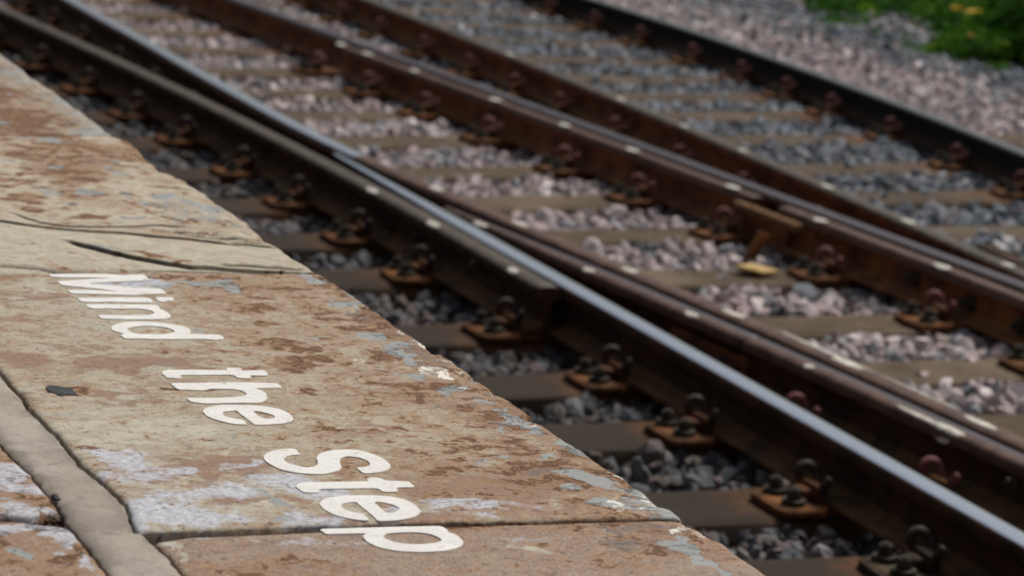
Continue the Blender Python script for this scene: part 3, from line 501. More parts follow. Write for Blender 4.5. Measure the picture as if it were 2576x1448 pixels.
# ------------------------------------------------------------------ lettering
def lconv(ox, oy, k): return lambda L: [(a*k+ox, b*k+oy) for a, b in L]
L1, L2, L3, L4 = lconv(107.3, 670.6, .19264), lconv(388.9, 905.3, .14578), lconv(643.8, 1113.2, .14058), lconv(724.2, 1187, .18223)
LET = [
 ('M', L1, [(78, 95), (300, 93), (700, 92), (900, 98), (1050, 107), (1180, 102), (1310, 100), (1345, 120), (1395, 172), (1200, 185), (900, 198), (580, 215), (740, 228), (950, 250), (1180, 272), (1280, 275), (1530, 282), (1570, 305), (1620, 350), (1450, 352), (1190, 367), (900, 358), (600, 352), (390, 350), (350, 325), (325, 300), (600, 303), (990, 320), (700, 283), (440, 258), (240, 237), (190, 187), (600, 160), (900, 143), (300, 138), (110, 130)], None),
 ('i', L1, [(450, 402), (750, 403), (1050, 400), (1390, 403), (1420, 430), (1447, 468), (1300, 463), (1190, 465), (900, 455), (700, 460), (510, 453), (475, 430)], None),
 ('i.', L1, [(1470, 393), (1600, 395), (1690, 393), (1718, 430), (1690, 443), (1620, 440), (1575, 460), (1500, 440), (1485, 415)], None),
 ('n', L1, [(553, 488), (800, 487), (1100, 490), (1430, 493), (1500, 497), (1532, 535), (1520, 545), (1600, 575), (1650, 610), (1670, 640), (1650, 665), (1580, 680), (1400, 685), (1170, 685), (900, 678), (765, 673), (735, 645), (705, 628), (900, 628), (1200, 632), (1380, 632), (1440, 615), (1460, 600), (1430, 575), (1350, 553), (1200, 540), (1000, 548), (850, 540), (640, 545), (580, 515)], None),
 ('d', L1, [(890, 790), (930, 755), (1020, 730), (1150, 715), (1330, 713), (1500, 722), (1700, 750), (1870, 780), (1920, 810), (1940, 850), (1900, 873), (2340, 887), (2375, 940), (2250, 955), (2130, 938), (1900, 940), (1700, 943), (1400, 940), (1300, 935), (1080, 935), (1040, 910), (1005, 880), (1080, 875), (980, 850), (910, 825)],
  [(1100, 805), (1160, 785), (1280, 770), (1440, 770), (1600, 787), (1700, 815), (1730, 845), (1680, 865), (1550, 878), (1350, 878), (1220, 870), (1130, 840)]),
 ('t', L2, [(120, 210), (145, 180), (240, 163), (500, 165), (700, 158), (1000, 168), (1260, 168), (1225, 140), (1250, 130), (1420, 130), (1480, 145), (1510, 175), (1560, 182), (1700, 170), (1890, 168), (1920, 195), (1955, 235), (1930, 265), (1800, 262), (1625, 257), (1675, 305), (1600, 310), (1420, 300), (1370, 250), (1000, 248), (700, 253), (435, 250), (470, 300), (440, 310), (200, 300), (170, 260), (135, 235)], None),
 ('h', L2, [(278, 390), (600, 390), (900, 385), (1300, 378), (1800, 383), (2120, 393), (2160, 430), (2200, 465), (2150, 475), (1900, 475), (1720, 483), (1850, 515), (1920, 570), (1945, 650), (1900, 695), (1830, 733), (1500, 730), (1100, 738), (850, 742), (650, 715), (600, 695), (550, 648), (700, 645), (1000, 650), (1300, 635), (1500, 620), (1590, 600), (1580, 560), (1500, 520), (1350, 492), (1150, 490), (950, 490), (860, 515), (700, 515), (560, 500), (430, 505), (350, 470), (300, 420)], None),
 ('e', L2, [(828, 880), (870, 830), (950, 798), (1150, 768), (1400, 768), (1700, 775), (1950, 795), (2200, 850), (2350, 930), (2403, 1005), (2340, 1060), (2200, 1090), (1900, 1110), (1710, 1105), (1680, 1070), (1500, 940), (1420, 870), (1400, 862), (1280, 875), (1180, 885), (1165, 910), (1190, 945), (1280, 985), (1400, 1005), (1500, 1020), (1570, 1065), (1600, 1105), (1400, 1100), (1200, 1060), (1000, 1005), (900, 955), (845, 905)],
  [(1690, 870), (1800, 880), (1950, 910), (2040, 940), (2080, 975), (2040, 1000), (1940, 1010), (1860, 1000), (1780, 950)]),
 ('S', L3, [(130, 250), (170, 190), (300, 130), (480, 100), (650, 95), (710, 110), (745, 155), (790, 190), (770, 205), (640, 210), (540, 235), (490, 290), (530, 340), (650, 385), (850, 428), (980, 428), (1060, 410), (1105, 375), (1100, 310), (1080, 265), (1120, 195), (1200, 160), (1400, 120), (1650, 108), (1900, 135), (2150, 215), (2300, 290), (2400, 380), (2405, 440), (2350, 480), (2230, 515), (2000, 540), (1920, 535), (1860, 490), (1795, 438), (1950, 425), (2040, 400), (2035, 350), (1970, 300), (1850, 255), (1630, 228), (1530, 260), (1495, 310), (1510, 380), (1535, 440), (1480, 490), (1350, 525), (1170, 555), (900, 545), (650, 515), (430, 465), (280, 390), (170, 320)], None),
 ('t', L4, [(107, 185), (140, 150), (240, 133), (600, 128), (1110, 120), (1080, 85), (1120, 67), (1230, 68), (1300, 85), (1340, 108), (1440, 115), (1660, 122), (1700, 150), (1750, 190), (1720, 203), (1490, 203), (1520, 260), (1480, 265), (1320, 265), (1270, 240), (1230, 215), (1000, 217), (700, 220), (410, 225), (445, 275), (230, 275), (180, 250), (130, 215)], None),
 ('e', L4, [(430, 430), (470, 380), (560, 345), (750, 318), (1060, 310), (1400, 325), (1600, 365), (1750, 435), (1830, 530), (1800, 580), (1700, 625), (1500, 658), (1240, 668), (1190, 610), (1080, 520), (980, 440), (940, 402), (800, 415), (740, 435), (725, 460), (790, 515), (900, 545), (1020, 565), (1070, 595), (1125, 650), (1060, 660), (850, 635), (650, 585), (500, 510)],
  [(1180, 402), (1310, 408), (1450, 440), (1530, 480), (1540, 505), (1480, 545), (1380, 555), (1310, 520)]),
 ('p', L4, [(442, 790), (480, 775), (800, 768), (1400, 750), (2090, 735), (2140, 750), (2215, 800), (2190, 808), (2330, 860), (2410, 930), (2425, 970), (2370, 1030), (2200, 1075), (1850, 1097), (1500, 1080), (1250, 1030), (1100, 960), (1035, 890), (1040, 860), (1090, 835), (520, 848), (490, 815)],
  [(1310, 880), (1360, 840), (1500, 825), (1750, 820), (1950, 840), (2080, 890), (2125, 930), (2080, 960), (1900, 985), (1700, 990), (1500, 965), (1360, 920)])]
def letter_mat():
    s = NT('letter_paint'); n = s.noise(260, 4, .65, vec=s.mapv((.6, 1, 1))); n2 = s.noise(30, 5, .6)
    c = s.mix(s.step(n2, .35, .7), (.66, .64, .60), (.74, .72, .67)); c = s.mix(s.math('MULTIPLY', s.step(n, .56, .66), .5), c, (.42, .37, .31)); c = s.mix(s.math('MULTIPLY', s.step(s.noise(420, 4, .7), .60, .68), .6), c, (.30, .26, .22))
    c = s.mix(s.math('MULTIPLY', s.step(s.noise(38, 9, .82), .60, .64), .8), c, (.34, .27, .19)); c = s.mix(s.math('MULTIPLY', s.step(s.noise(9, 4, .6), .5, .7), .25), c, (.55, .50, .44))
    s.set('Base Color', c); s.set('Roughness', .7); s.bump(s.noise(350, 4, .6), .0009, .6); return s.m
M_LET = letter_mat()
def outline(pts, rag):
    Pw = np.array(pts); out = []; n = len(Pw)
    # light rounding (one Chaikin pass on obtuse corners), then ragged subdivision
    q = []
    for i in range(n):
        a, b, c = Pw[i-1], Pw[i], Pw[(i+1) % n]; la, lc = np.linalg.norm(a-b), np.linalg.norm(c-b)
        da, dc = min(.2*la, .004), min(.2*lc, .004); q.append(b+(a-b)/la*da); q.append(b+(c-b)/lc*dc)
    q = np.array(q); n = len(q)
    for i in range(n):
        a, b = q[i], q[(i+1) % n]; L = np.linalg.norm(b-a); k = max(1, int(L/.0035)); nn = np.array([-(b-a)[1], (b-a)[0]])/max(L, 1e-9)
        for j in range(k):
            p = a+(b-a)*j/k; out.append(p+nn*(float(fbm(np.array([p[0]*160]), np.array([p[1]*160]), 3, 90)[0])-.5)*rag)
    return out
root = empty('painted_lettering', (*P(640, 1000, ZP), ZP)); tag(root, 'thick white painted words Mind the Step along the platform edge', 'lettering')
for ch, cv, outer, hole in LET:
    zt = ZP+.0010 if ch != 'p' else ZP-.0008
    rag = .0016 if cv in (L1, L2) else .0007
    loops = [outline([P(a, b, zt) for a, b in cv(outer)], rag)]
    if hole: loops.append(outline([P(a, b, zt) for a, b in cv(hole)], rag))
    vec = [[Vector((p[0], p[1], 0)) for p in lp] for lp in loops]; tri = tessellate_polygon(vec)
    flat = [p for lp in loops for p in lp]; n = len(flat); V = []; nf = []
    for p in flat: V.append((p[0], p[1], zt))
    for p in flat: V.append((p[0], p[1], zt-.0062))
    for t_ in tri:
        a, b, c = [Vector((*flat[i], 0)) for i in t_]
        nf.append(tuple(t_) if (b-a).cross(c-a).z > 0 else tuple(t_[::-1]))
    o0 = 0
    for lp in loops:
        k = len(lp)
        for i in range(k): a, b = o0+i, o0+(i+1) % k; nf.append((a, b, b+n, a+n))
        o0 += k
    me = bpy.data.meshes.new('letter'); me.from_pydata(V, [], nf); me.validate()
    nm = 'letter' if ch != 'i.' else 'letter_dot'
    o = link(nm, me, M_LET, root)
# ------------------------------------------------------------------ rails
PROF = [(-.070, -.159), (-.070, -.149), (-.040, -.143), (-.018, -.135), (-.0105, -.122), (-.0100, -.070), (-.0115, -.056), (-.020, -.048), (-.034, -.043), (-.0362, -.034), (-.0355, -.018), (-.0340, -.009), (-.0290, -.0035), (-.0210, -.0010),
        (-.010, -.0002), (0, 0), (.010, -.0002), (.0210, -.0010), (.0290, -.0035), (.0340, -.009), (.0355, -.018), (.0362, -.034), (.034, -.043), (.020, -.048), (.0115, -.056), (.0100, -.070), (.0105, -.122), (.018, -.135), (.040, -.143), (.070, -.149), (.070, -.159)]
RH = .83
PROF = [(a, b if b > -.012 else b*RH) for a, b in PROF]
def rail_line(px, z=0.0, n=None, ext=(0, 0), dx=0.0, smooth=True, deg=None):
    w = np.array([P(a, b, z) for a, b in px]); w = w[np.argsort(w[:, 1])]
    if deg: y = np.linspace(w[0, 1], w[-1, 1], 40); w = np.stack([np.polyval(np.polyfit(w[:, 1], w[:, 0], deg), y), y], 1)
    if ext[0]: d = w[0]-w[min(3, len(w)-1)]; d /= np.linalg.norm(d); w = np.vstack([w[0]+d*ext[0], w])
    if ext[1]: d = w[-1]-w[-min(4, len(w))]; d /= np.linalg.norm(d); w = np.vstack([w, w[-1]+d*ext[1]])
    ys = np.arange(w[0, 1], w[-1, 1]+.06, .06); ys[-1] = w[-1, 1]; xs = np.interp(ys, w[:, 1], w[:, 0])
    if smooth:
        k = 9; pad = np.r_[xs[0]+(xs[0]-xs[1:k+1][::-1]), xs, xs[-1]+(xs[-1]-xs[-k-1:-1][::-1])]
        xs = np.convolve(pad, np.ones(2*k+1)/(2*k+1), 'valid')
    return np.stack([xs+dx, ys], 1)
def rail(name, line, mats, label, band=None, dz=0.0, taper=None, band_until=None, cat='rail', parent=None, part=None):
    """mats: [body, head rest, running band]; band=(x0,x1) on the head carries the running band"""
    n = len(line); V = []; Fc = []; mi = []; m_ = len(PROF)
    for i, (x, y) in enumerate(line):
        t = line[min(i+1, n-1)]-line[max(i-1, 0)]; t /= np.linalg.norm(t); nx, ny = t[1], -t[0]
        for a, b in PROF:
            aa = a
            if taper: aa = taper(a, y)
            V.append((x+nx*aa, y+ny*aa, b+dz))
    for i in range(n-1):
        for k in range(m_):
            k2 = (k+1) % m_; Fc.append((i*m_+k, i*m_+k2, (i+1)*m_+k2, (i+1)*m_+k)); a = .5*(PROF[k][0]+PROF[k2][0]); b = .5*(PROF[k][1]+PROF[k2][1])
            ymid = line[i][1]
            if b > (-.022 if mats[1] is M_BROWN else -.0095) and k != m_-1: mi.append(2 if band and band[0] <= a <= band[1] and b > -.0045 and (band_until is None or band_until(ymid)) else 1)
            else: mi.append(3 if b < -.106 else 0)
    Fc.append(tuple(range(m_))); mi.append(0); Fc.append(tuple((n-1)*m_+k for k in range(m_))[::-1]); mi.append(0)
    me = bpy.data.meshes.new(name); me.from_pydata(V, [], Fc); me.polygons.foreach_set('material_index', mi)
    for p in me.polygons[:-2]: p.use_smooth = True
    me.update()
    bm = bmesh.new(); bm.from_mesh(me); bmesh.ops.recalc_face_normals(bm, faces=bm.faces[:]); bm.to_mesh(me); bm.free()
    o = link(part or name, me, list(mats)+[M_FOOTR if mats[0] is M_RAILR else (M_RAIL if mats[0] is M_RAILD else M_FOOT)], parent)
    if parent is None: tag(o, label, cat, 'rails of the track')
    return o
pR1 = [(-250, -240), (190, 3), (233, 30), (333, 83), (402, 122), (485, 172), (569, 217), (667, 271), (767, 327), (838, 360), (885, 380), (954, 412), (1004, 437), (1113, 480), (1310, 563), (1424, 611), (1557, 669), (1744, 746), (1844, 788), (1960, 834), (2144, 916), (2284, 985), (2575, 1108)]
pV1 = [(844, 385), (954, 445), (1105, 531), (1357, 671), (1507, 754), (2112, 1090), (2312, 1204), (2396, 1250), (2575, 1353)]
pV2 = [(1120, 520), (1240, 566), (1357, 620), (1507, 681), (1765, 790), (1844, 824), (1889, 846), (2060, 920), (2317, 1035), (2417, 1080), (2575, 1152)]
pR0 = [(0, 17), (167, 93), (333, 168), (402, 200), (485, 240), (568, 280), (651, 319), (734, 362), (817, 404), (900, 451), (955, 481), (1102, 562), (1300, 668), (1382, 722)]
pR2 = [(420, -68), (640, 15), (858, 95), (1040, 156), (1246, 228), (1415, 290), (1589, 353), (1850, 447), (2085, 533), (2313, 620), (2563, 714)]
pCK = [(873, 114), (918, 130), (1040, 173), (1246, 247), (1415, 309), (1589, 373), (1850, 468), (2085, 554), (2372, 666), (2563, 739)]
pR3 = [(932, 0), (1198, 101), (1289, 137), (1558, 249), (1722, 316), (1868, 378), (2078, 468), (2283, 556), (2540, 665)]
pR4 = [(1503, 0), (1609, 33), (1717, 65), (1850, 110), (1975, 153), (2117, 207), (2250, 256), (2450, 333), (2575, 379)]
Lr1 = rail_line(pR1, ext=(2.5, 3)); Lv1 = rail_line(pV1, ext=(3, 0), deg=2); Lv2 = rail_line(pV2, ext=(3, 0), deg=2); Lr0 = rail_line(pR0, ext=(0, 3), deg=3)
Lr2 = rail_line(pR2, ext=(4, 5), deg=2); Lck = rail_line(pCK, ext=(4, 0), deg=2); Lr3 = rail_line(pR3, ext=(4, 6), deg=2); Lr4 = rail_line(pR4, ext=(6, 8), deg=2)
yk = P(905, 392)[1]; yj2 = P(1889, 848)[1]; yck = P(1935, 512)[1]
rW = rail('rail', Lr1, [M_RAIL, M_BROWN, M_BRIGHT], 'bent wing rail, bright upper left of the crossing and brown beyond its knuckle', band=(-.027, .027), band_until=lambda y: y > yk)
tipw = P(844, 385)[1]; b1 = P(1250, 610)[1]
def tapV1(a, y):
    t = min(1, max(0, (tipw-y)/1.3)); w = .018+(.0700-.018)*t
    if abs(a) < .037: return a*w/.07
    return a*(.45+.55*t)
rV1 = rail('rail', Lv1, [M_RAIL, M_RAIL, M_BRIGHT], 'brightest polished rail, running from the crossing nose to the lower right corner', band=(-.027, .027), taper=tapV1)
rV2 = empty('rail', (*Lv2[0], 0)); tag(rV2, 'brown rail with a dark sawn joint between the brightest rail and the bent wing rail', 'rail', 'rails of the track')
def tapV2(a, y):
    t = min(1, max(0, (P(1120, 520)[1]-y)/1.0)); return a*(.35+.65*t)
def cut(L, y0, lo):
    q = np.array([[np.interp(y0, L[:, 1], L[:, 0]), y0]]); return np.vstack([L[L[:, 1] < y0-.01], q]) if lo else np.vstack([q, L[L[:, 1] > y0+.01]])
la, lb = cut(Lv2, yj2-.004, True), cut(Lv2, yj2+.004, False)
rail('rail', la, [M_RAIL, M_BROWN, M_SEMI], None, band=(.004, .031), parent=rV2, part='rail_length'); rail('rail', lb, [M_RAIL, M_BROWN, M_SEMI], None, band=(.004, .031), taper=tapV2, parent=rV2, part='rail_length')
rW1 = rail('rail', Lr0, [M_RAIL, M_DULL, M_DULL], 'dull grey-brown rail nearest the platform, cut off short beside the brightest rail')
rR2 = rail('rail', Lr2, [M_RAILR, M_BROWN, M_SEMI], 'rust red rail with a violet grey running strip, across the ballast from the brightest rail', band=(-.031, .031))
rCK = empty('check_rail', (*Lck[0], 0)); tag(rCK, 'reddish brown check rail bolted tight against the violet grey rail', 'check rail')
rail('rail', Lck[Lck[:, 1] < yck], [M_RAILR, M_BROWN, M_BROWN], None, dz=-.003, parent=rCK, part='rail_length', taper=lambda a, y: a*.86); rail('rail', Lck[Lck[:, 1] > yck+.10], [M_RAILR, M_BROWN, M_BROWN], None, dz=-.006, parent=rCK, part='rail_length', taper=lambda a, y: a*.8)
rR3 = rail('rail', Lr3, [M_RAILR, M_DULL, M_DULL], 'narrow dull topped rail beyond the violet grey rail, converging on it to the right')
rR4 = rail('rail', Lr4, [M_RAILD, M_SEMI2, M_SEMI2], 'farthest rail, grey topped and almost black sided, beside the pink ballast shoulder')
Lb = rail_line([(2484, 610), (2575, 655), (2700, 715)], ext=(2, 0))
rail('rail', Lb, [M_RAIL, M_RAIL, M_RAIL], 'stub end of a dark rusty rail at the right border, above the converging rails', dz=-.004)
RAILS = dict(v1=rV1, v2=rV2, wing=rW, r0=rW1, ck=rCK, r2=rR2, r3=rR3, r4=rR4)
# paint marks on the rails
def markp(key, line, px, py, L, w, side=-.022):
    x, y = P(px, py, .0); xx = np.interp(y, line[:, 1], line[:, 0]); t = np.array([np.interp(y+.1, line[:, 1], line[:, 0])-xx, .1]); ang = math.atan2(-t[0], t[1])
    bm = bmesh.new(); bmesh.ops.create_uvsphere(bm, u_segments=20, v_segments=8, radius=1)
    for v in bm.verts:
        k = .75+.5*float(fbm(np.array([v.co.x*2+px]), np.array([v.co.y*2.5+py]), 3, 4)[0]); X = v.co.x*w*k; Y = v.co.y*L*k
        xo = side+X; drop = np.interp(abs(xo), [0, .021, .029, .034, .0362, .05], [0, .001, .0035, .009, .03, .05]); v.co = Vector((max(-.0375, xo), Y, .0012*v.co.z-drop+.0004))
    o = link('paint_mark', bmmesh('paint_mark', bm, True), M_PAINT, RAILS[key]); o.matrix_world = Matrix.Translation((xx, y, 0)) @ Matrix.Rotation(ang, 4, 'Z')
for a, b, L in ((955, 478, .05), (1100, 562, .05), (1303, 678, .035)): markp('r0', Lr0, a, b, L, .013)
for a, b, L in ((1240, 562, .045), (1505, 677, .03), (1765, 788, .035), (2062, 918, .02)): markp('v2', Lv2, a, b, L, .011)
markp('v2', Lv2, 2330, 1045, .11, .008); markp('v2', Lv2, 2400, 1075, .07, .016)
for a, b, L in ((1105, 474, .05), (1312, 562, .05), (1592, 679, .045), (1846, 788, .055), (2130, 912, .07), (2490, 1062, .07)): markp('wing', Lr1, a, b, L, .014, .0)
markp('wing', Lr1, 2060, 880, .24, .012, .022); markp('wing', Lr1, 2290, 985, .2, .009, .024)
for a, b, L in ((873, 112, .06), (920, 135, .06), (1040, 177, .045), (1243, 250, .055), (1415, 313, .05), (1587, 376, .055), (1850, 470, .05), (2085, 553, .04), (2372, 669, .05)): markp('ck', Lck, a, b, L, .016, -.016)
for a, b, L in ((1290, 137, .06), (1560, 249, .05), (1722, 316, .04), (1868, 378, .04), (2078, 468, .05), (2283, 556, .05), (2540, 665, .035)): markp('r3', Lr3, a, b, L, .014, .0)

# ------------------------------------------------------------------ sleepers
ZT = -.151
ROWS = [(3.10, 3.2), (3.68, 3.78), (4.28, 4.36), (4.86, 4.95), (5.38, 5.52), (5.99, 6.08), (6.50, 6.80), (7.09, 7.38), (7.84, 7.98), (8.42, 8.80), (9.04, 9.52), (9.66, 10.18), (10.36, 10.92), (11.0, 11.62), (11.70, 12.2), (12.42, 12.82), (13.2, 13.52), (13.9, 14.28), (14.6, 14.98), (15.3, 15.7), (16.0, 16.4), (16.7, 17.1)]
ROWS = [(a*.983, b*.983) for a, b in ROWS]
ORD = ['first', 'second', 'third', 'fourth', 'fifth', 'sixth', 'seventh', 'eighth', 'ninth', 'tenth', 'eleventh', 'twelfth', 'thirteenth', 'fourteenth', 'fifteenth', 'sixteenth', 'seventeenth', 'eighteenth', 'nineteenth', 'twentieth', 'twenty-first', 'twenty-second']
def row_y(r, x): a, b = ROWS[r]; return a+(b-a)*(x-2.8)/(5.9-2.8)
RLINES = [Lv1, Lr0, Lr2, Lr3, Lr4]
for r, (a, b) in enumerate(ROWS):
    x0, x1 = 1.95+rr.uniform(-.1, .1), 7.1+rr.uniform(-.1, .15); nx, wy = 150, .125
    if r < 7: x0 = 2.2+rr.uniform(-.05, .05)
    xs = np.linspace(x0, x1, nx); ringy = np.array([-1, -1, -.97, -.9, -.6, -.3, 0, .3, .6, .9, .97, 1, 1])*wy; ringz = np.array([-.13, -.012, -.005, 0, 0, 0, 0, 0, 0, 0, -.005, -.012, -.13])
    X, RY = np.meshgrid(xs, ringy, indexing='ij'); RZ = np.broadcast_to(ringz, X.shape)
    Y = row_y(r, X)+RY+(fbm(X*5, RY*2+r, 3, r)-.5)*.012; Zz = ZT+RZ-(RZ > -.01)*fbm(X*2.5, RY*60+r*9, 4, r)*.010
    idx = np.arange(X.size).reshape(X.shape); Fq = np.stack([idx[:-1, :-1], idx[1:, :-1], idx[1:, 1:], idx[:-1, 1:]], -1).reshape(-1, 4)
    me = npmesh('sleeper', np.stack([X, Y, Zz], -1).reshape(-1, 3), Fq, True)
    rust = np.zeros_like(X)
    for L in RLINES:
        if L[0, 1] < a < L[-1, 1]+.5: xr_ = np.interp(a, L[:, 1], L[:, 0]); rust = np.maximum(rust, np.exp(-((X-xr_+.05)/.26)**2)*.62)
    fattr(me, 'rust', rust.reshape(-1)); fattr(me, 'shade_tone', (sstep(3.25, 2.9, X)*.95+sstep(4.4, 5.2, X)*.35).reshape(-1))  # shade beside the platform painted into the wood; right end simply darker
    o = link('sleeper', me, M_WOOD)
    tag(o, '%s weathered timber sleeper up from the bottom of the photo' % ORD[max(0, r-2)] if r > 1 else 'timber sleeper just below the bottom border, number %s' % ORD[r], 'sleeper', 'timber sleepers across the track')

# ------------------------------------------------------------------ rail fastenings
def plate_mesh():
    bm = bmesh.new(); n = 20; top = []; bot = []; pts = []
    for i in range(n):       # stadium with a swelled near end
        pass
    out = [(-.195, -.070), (-.180, -.088), (-.09, -.090), (-.07, -.078), (.07, -.078), (.09, -.090), (.175, -.088), (.19, -.070), (.19, .070), (.175, .088), (.09, .090), (.07, .078), (-.07, .078), (-.09, .090), (-.180, .088), (-.195, .070)]
    def lay(k, z): return [bm.verts.new((x*k+(0 if k == 1 else -.0), y*k, z)) for x, y in out]
    A, B, C = lay(1, -.019), lay(1, -.006), lay(.93, 0)
    for U, Wv in ((A, B), (B, C)):
        for i in range(len(out)): j = (i+1) % len(out); bm.faces.new((U[i], U[j], Wv[j], Wv[i]))
    bm.faces.new(C); bm.faces.new(A[::-1])
    for s in (-1, 1):
        bbox(bm, s*.080-.014, s*.080+.014, -.046, .046, -.001, .038, .006)     # shoulders that hold the clip
        bbox(bm, s*.100-.018, s*.100+.018, -.030, .030, -.001, .026, .007)
    bmesh.ops.recalc_face_normals(bm, faces=bm.faces[:]); return bmmesh('baseplate', bm)
def clip_mesh():
    c = [(-.100, -.055, .016), (-.100, .0, .018), (-.100, .040, .020), (-.094, .066, .030), (-.078, .072, .046), (-.060, .058, .056), (-.052, .030, .052), (-.052, .004, .034), (-.060, -.014, .020), (-.082, -.030, .040), (-.100, -.046, .058), (-.116, -.060, .050), (-.122, -.064, .028)]
    return tube(spline(c, 4), .0095, 8)
def ring_mesh():    # open hoop seen from the platform, with its free leg
    c = [(-.062, .052, .012), (-.088, .050, .030), (-.098, .046, .052), (-.084, .042, .066), (-.064, .036, .060), (-.056, .026, .040), (-.062, .010, .020), (-.076, -.012, .014), (-.082, -.036, .022), (-.078, -.052, .044), (-.070, -.058, .060)]
    return tube(spline([(a*.98-.0, b*.98, .012+(z-.012)*1.0) for a, b, z in c], 4), .0105, 8)
def screw_mesh(x, y):
    bm = bmesh.new(); bcyl(bm, (x, y, .006), .027, .012, 18); bcyl(bm, (x, y, .021), .017, .028, 6, .0155); bcyl(bm, (x, y, .036), .009, .006, 12); return bmmesh('screw', bm)
ME_PLATE, ME_CLIP = plate_mesh(), ring_mesh()
ME_CLIPB = ME_CLIP.copy()
for v in ME_CLIPB.vertices: v.co = Vector((-v.co.x, -v.co.y, v.co.z))
SC = [screw_mesh(-.148, .045), screw_mesh(-.150, -.048), screw_mesh(.142, .04), screw_mesh(.142, -.045)]
protos = {}
def proto(kind):
    if kind in protos: return protos[kind]
    r = empty('rail_fastening', (0, 0, 0)); pm, cm = {'rust': (M_PLATE, M_CLIPD), 'red': (M_PLATE, M_CLIP), 'dark': (M_PLATED, M_CLIPD)}[kind]
    def add(nm, me, mt):
        me = me.copy(); o = link(nm, me, mt, r, local=True); return o
    add('baseplate', ME_PLATE, pm); add('spring_clip', ME_CLIP, cm); add('spring_clip', ME_CLIPB, cm)
    for s_ in SC: add('screw', s_, M_BOLT)
    protos[kind] = r; protos[kind+'_used'] = False; return r
def place_fast(kind, x, y, rz, label, group):
    src = proto(kind)
    if not protos[kind+'_used']: r = src; protos[kind+'_used'] = True
    else:
        r = src.copy(); COL.objects.link(r)
        for ch in list(src.children): c = ch.copy(); COL.objects.link(c); c.parent = r
    r.location = (x, y, -.132+.0005); r.rotation_euler = (0, 0, rz); tag(r, label, 'rail fastening', group); return r
def fasten(line, kind, name, ymin, ymax, dx=0.0):
    k = 0
    for i, (a, b) in enumerate(ROWS):
        x = np.interp(a, line[:, 1], line[:, 0]); y = row_y(i, x); x = np.interp(y, line[:, 1], line[:, 0])
        if not (ymin < y < ymax): continue
        t = np.interp(y+.1, line[:, 1], line[:, 0])-x; kd = kind
        if kind == 'near': kd = 'dark' if y < 5.2 else 'rust'
        place_fast(kd, x+dx, y-.055, -math.atan2(t, .1)+rr.uniform(-.07, .07), '%s spring clip fastening up from the bottom on the %s' % (ORD[k], name), 'fastenings along the %s' % name); k += 1
fasten(Lv1, 'near', 'brightest rail', 4.2, 6.75)
fasten(Lr0, 'rust', 'cut-off platform side rail', 6.78, 13.6)
fasten(Lck, 'red', 'check rail', 6.3, 12.6, -.01)
fasten(Lr3, 'red', 'narrow dull topped rail', 6.9, 15.4)
fasten(Lr4, 'red', 'farthest rail', 9.2, 16.2)
fasten(Lr1, 'rust', 'bent wing rail', 10.2, 14.6)
fasten(Lv2, 'red', 'brown rail with the sawn joint', 4.3, 6.3)

# bolts and plates on the rail webs
def hexbolt(parent, px, py, xoff, line, big=1.0, mat=M_BOLT):
    y = P(px, py, -.07)[1]
    for _ in range(4):
        x = np.interp(y, line[:, 1], line[:, 0])+xoff; _, y, z = PX(px, py, x)
    bm = bmesh.new(); bcyl(bm, (0, 0, 0), .017*big, .02, 6, axis='X'); bcyl(bm, (-.016, 0, 0), .009*big, .018, 12, axis='X'); bcyl(bm, (.012, 0, 0), .024*big, .008, 18, axis='X')
    o = link('bolt', bmmesh('bolt', bm), mat, parent); o.matrix_world = Matrix.Translation((x-.012, y, z)); return o
for a, b in ((2300, 702), (2440, 762), (2568, 822)): hexbolt(RAILS['ck'], a, b, -.014, Lck, 1.1)
for a, b in ((1842, 905), (2210, 1178), (2290, 1212), (2565, 1210)): hexbolt(RAILS['v2'], a, b, -.02, Lv2, 1.1)
for a, b in ((1212, 664), (1060, 600), (985, 566)): hexbolt(RAILS['r0'], a, b, -.014, Lr0)
def bar(parent, nm, line, ya, yb, x0, x1, z0, z1, mat, label=None):
    ys = np.linspace(ya, yb, 12); bm = bmesh.new(); rows = []
    for y in ys:
        x = np.interp(y, line[:, 1], line[:, 0]); rows.append([bm.verts.new((x+x0, y, z0)), bm.verts.new((x+x1, y, z0)), bm.verts.new((x+x1, y, z1)), bm.verts.new((x+x0, y, z1-.004)),])
    for i in range(11):
        for k in range(4): j = (k+1) % 4; bm.faces.new((rows[i][k], rows[i][j], rows[i+1][j], rows[i+1][k]))
    bm.faces.new(rows[0]); bm.faces.new(rows[-1][::-1]); bmesh.ops.recalc_face_normals(bm, faces=bm.faces[:])
    o = link(nm, bmmesh(nm, bm), mat, parent)
    if label: o['label'] = label
    return o
yb0, yb1 = P(1975, 905, -.05)[1], P(1775, 820, -.05)[1]
bar(RAILS['v2'], 'fishplate', Lv2, yb0, yb1, -.036, -.012, -.098, -.050, M_RAILR); bar(RAILS['v2'], 'fishplate', Lv2, yb0+.03, yb1-.04, -.050, -.036, -.095, -.070, M_RAIL)
yc0, yc1 = P(2016, 570, -.035)[1], P(1850, 508, -.035)[1]
bar(RAILS['ck'], 'fishplate', Lck, yc0, yc1, -.068, -.040, -.052, -.028, M_TAN, 'tan edged plate across the gap in the check rail')
bar(RAILS['ck'], 'fishplate', Lck, yc0+.1, yc1-.05, -.045, -.012, -.125, -.050, M_RAILR)
bm = bmesh.new(); bbox(bm, -.014, .014, -.02, .02, -.10, .0, .004); o = link('bracket', bmmesh('bracket', bm), M_PLATE, RAILS['ck']); xb, yb_ = P(1920, 600, -.06); o.matrix_world = Matrix.Translation((xb-.0, yb_, -.04)) @ Matrix.Rotation(.45, 4, 'Y')
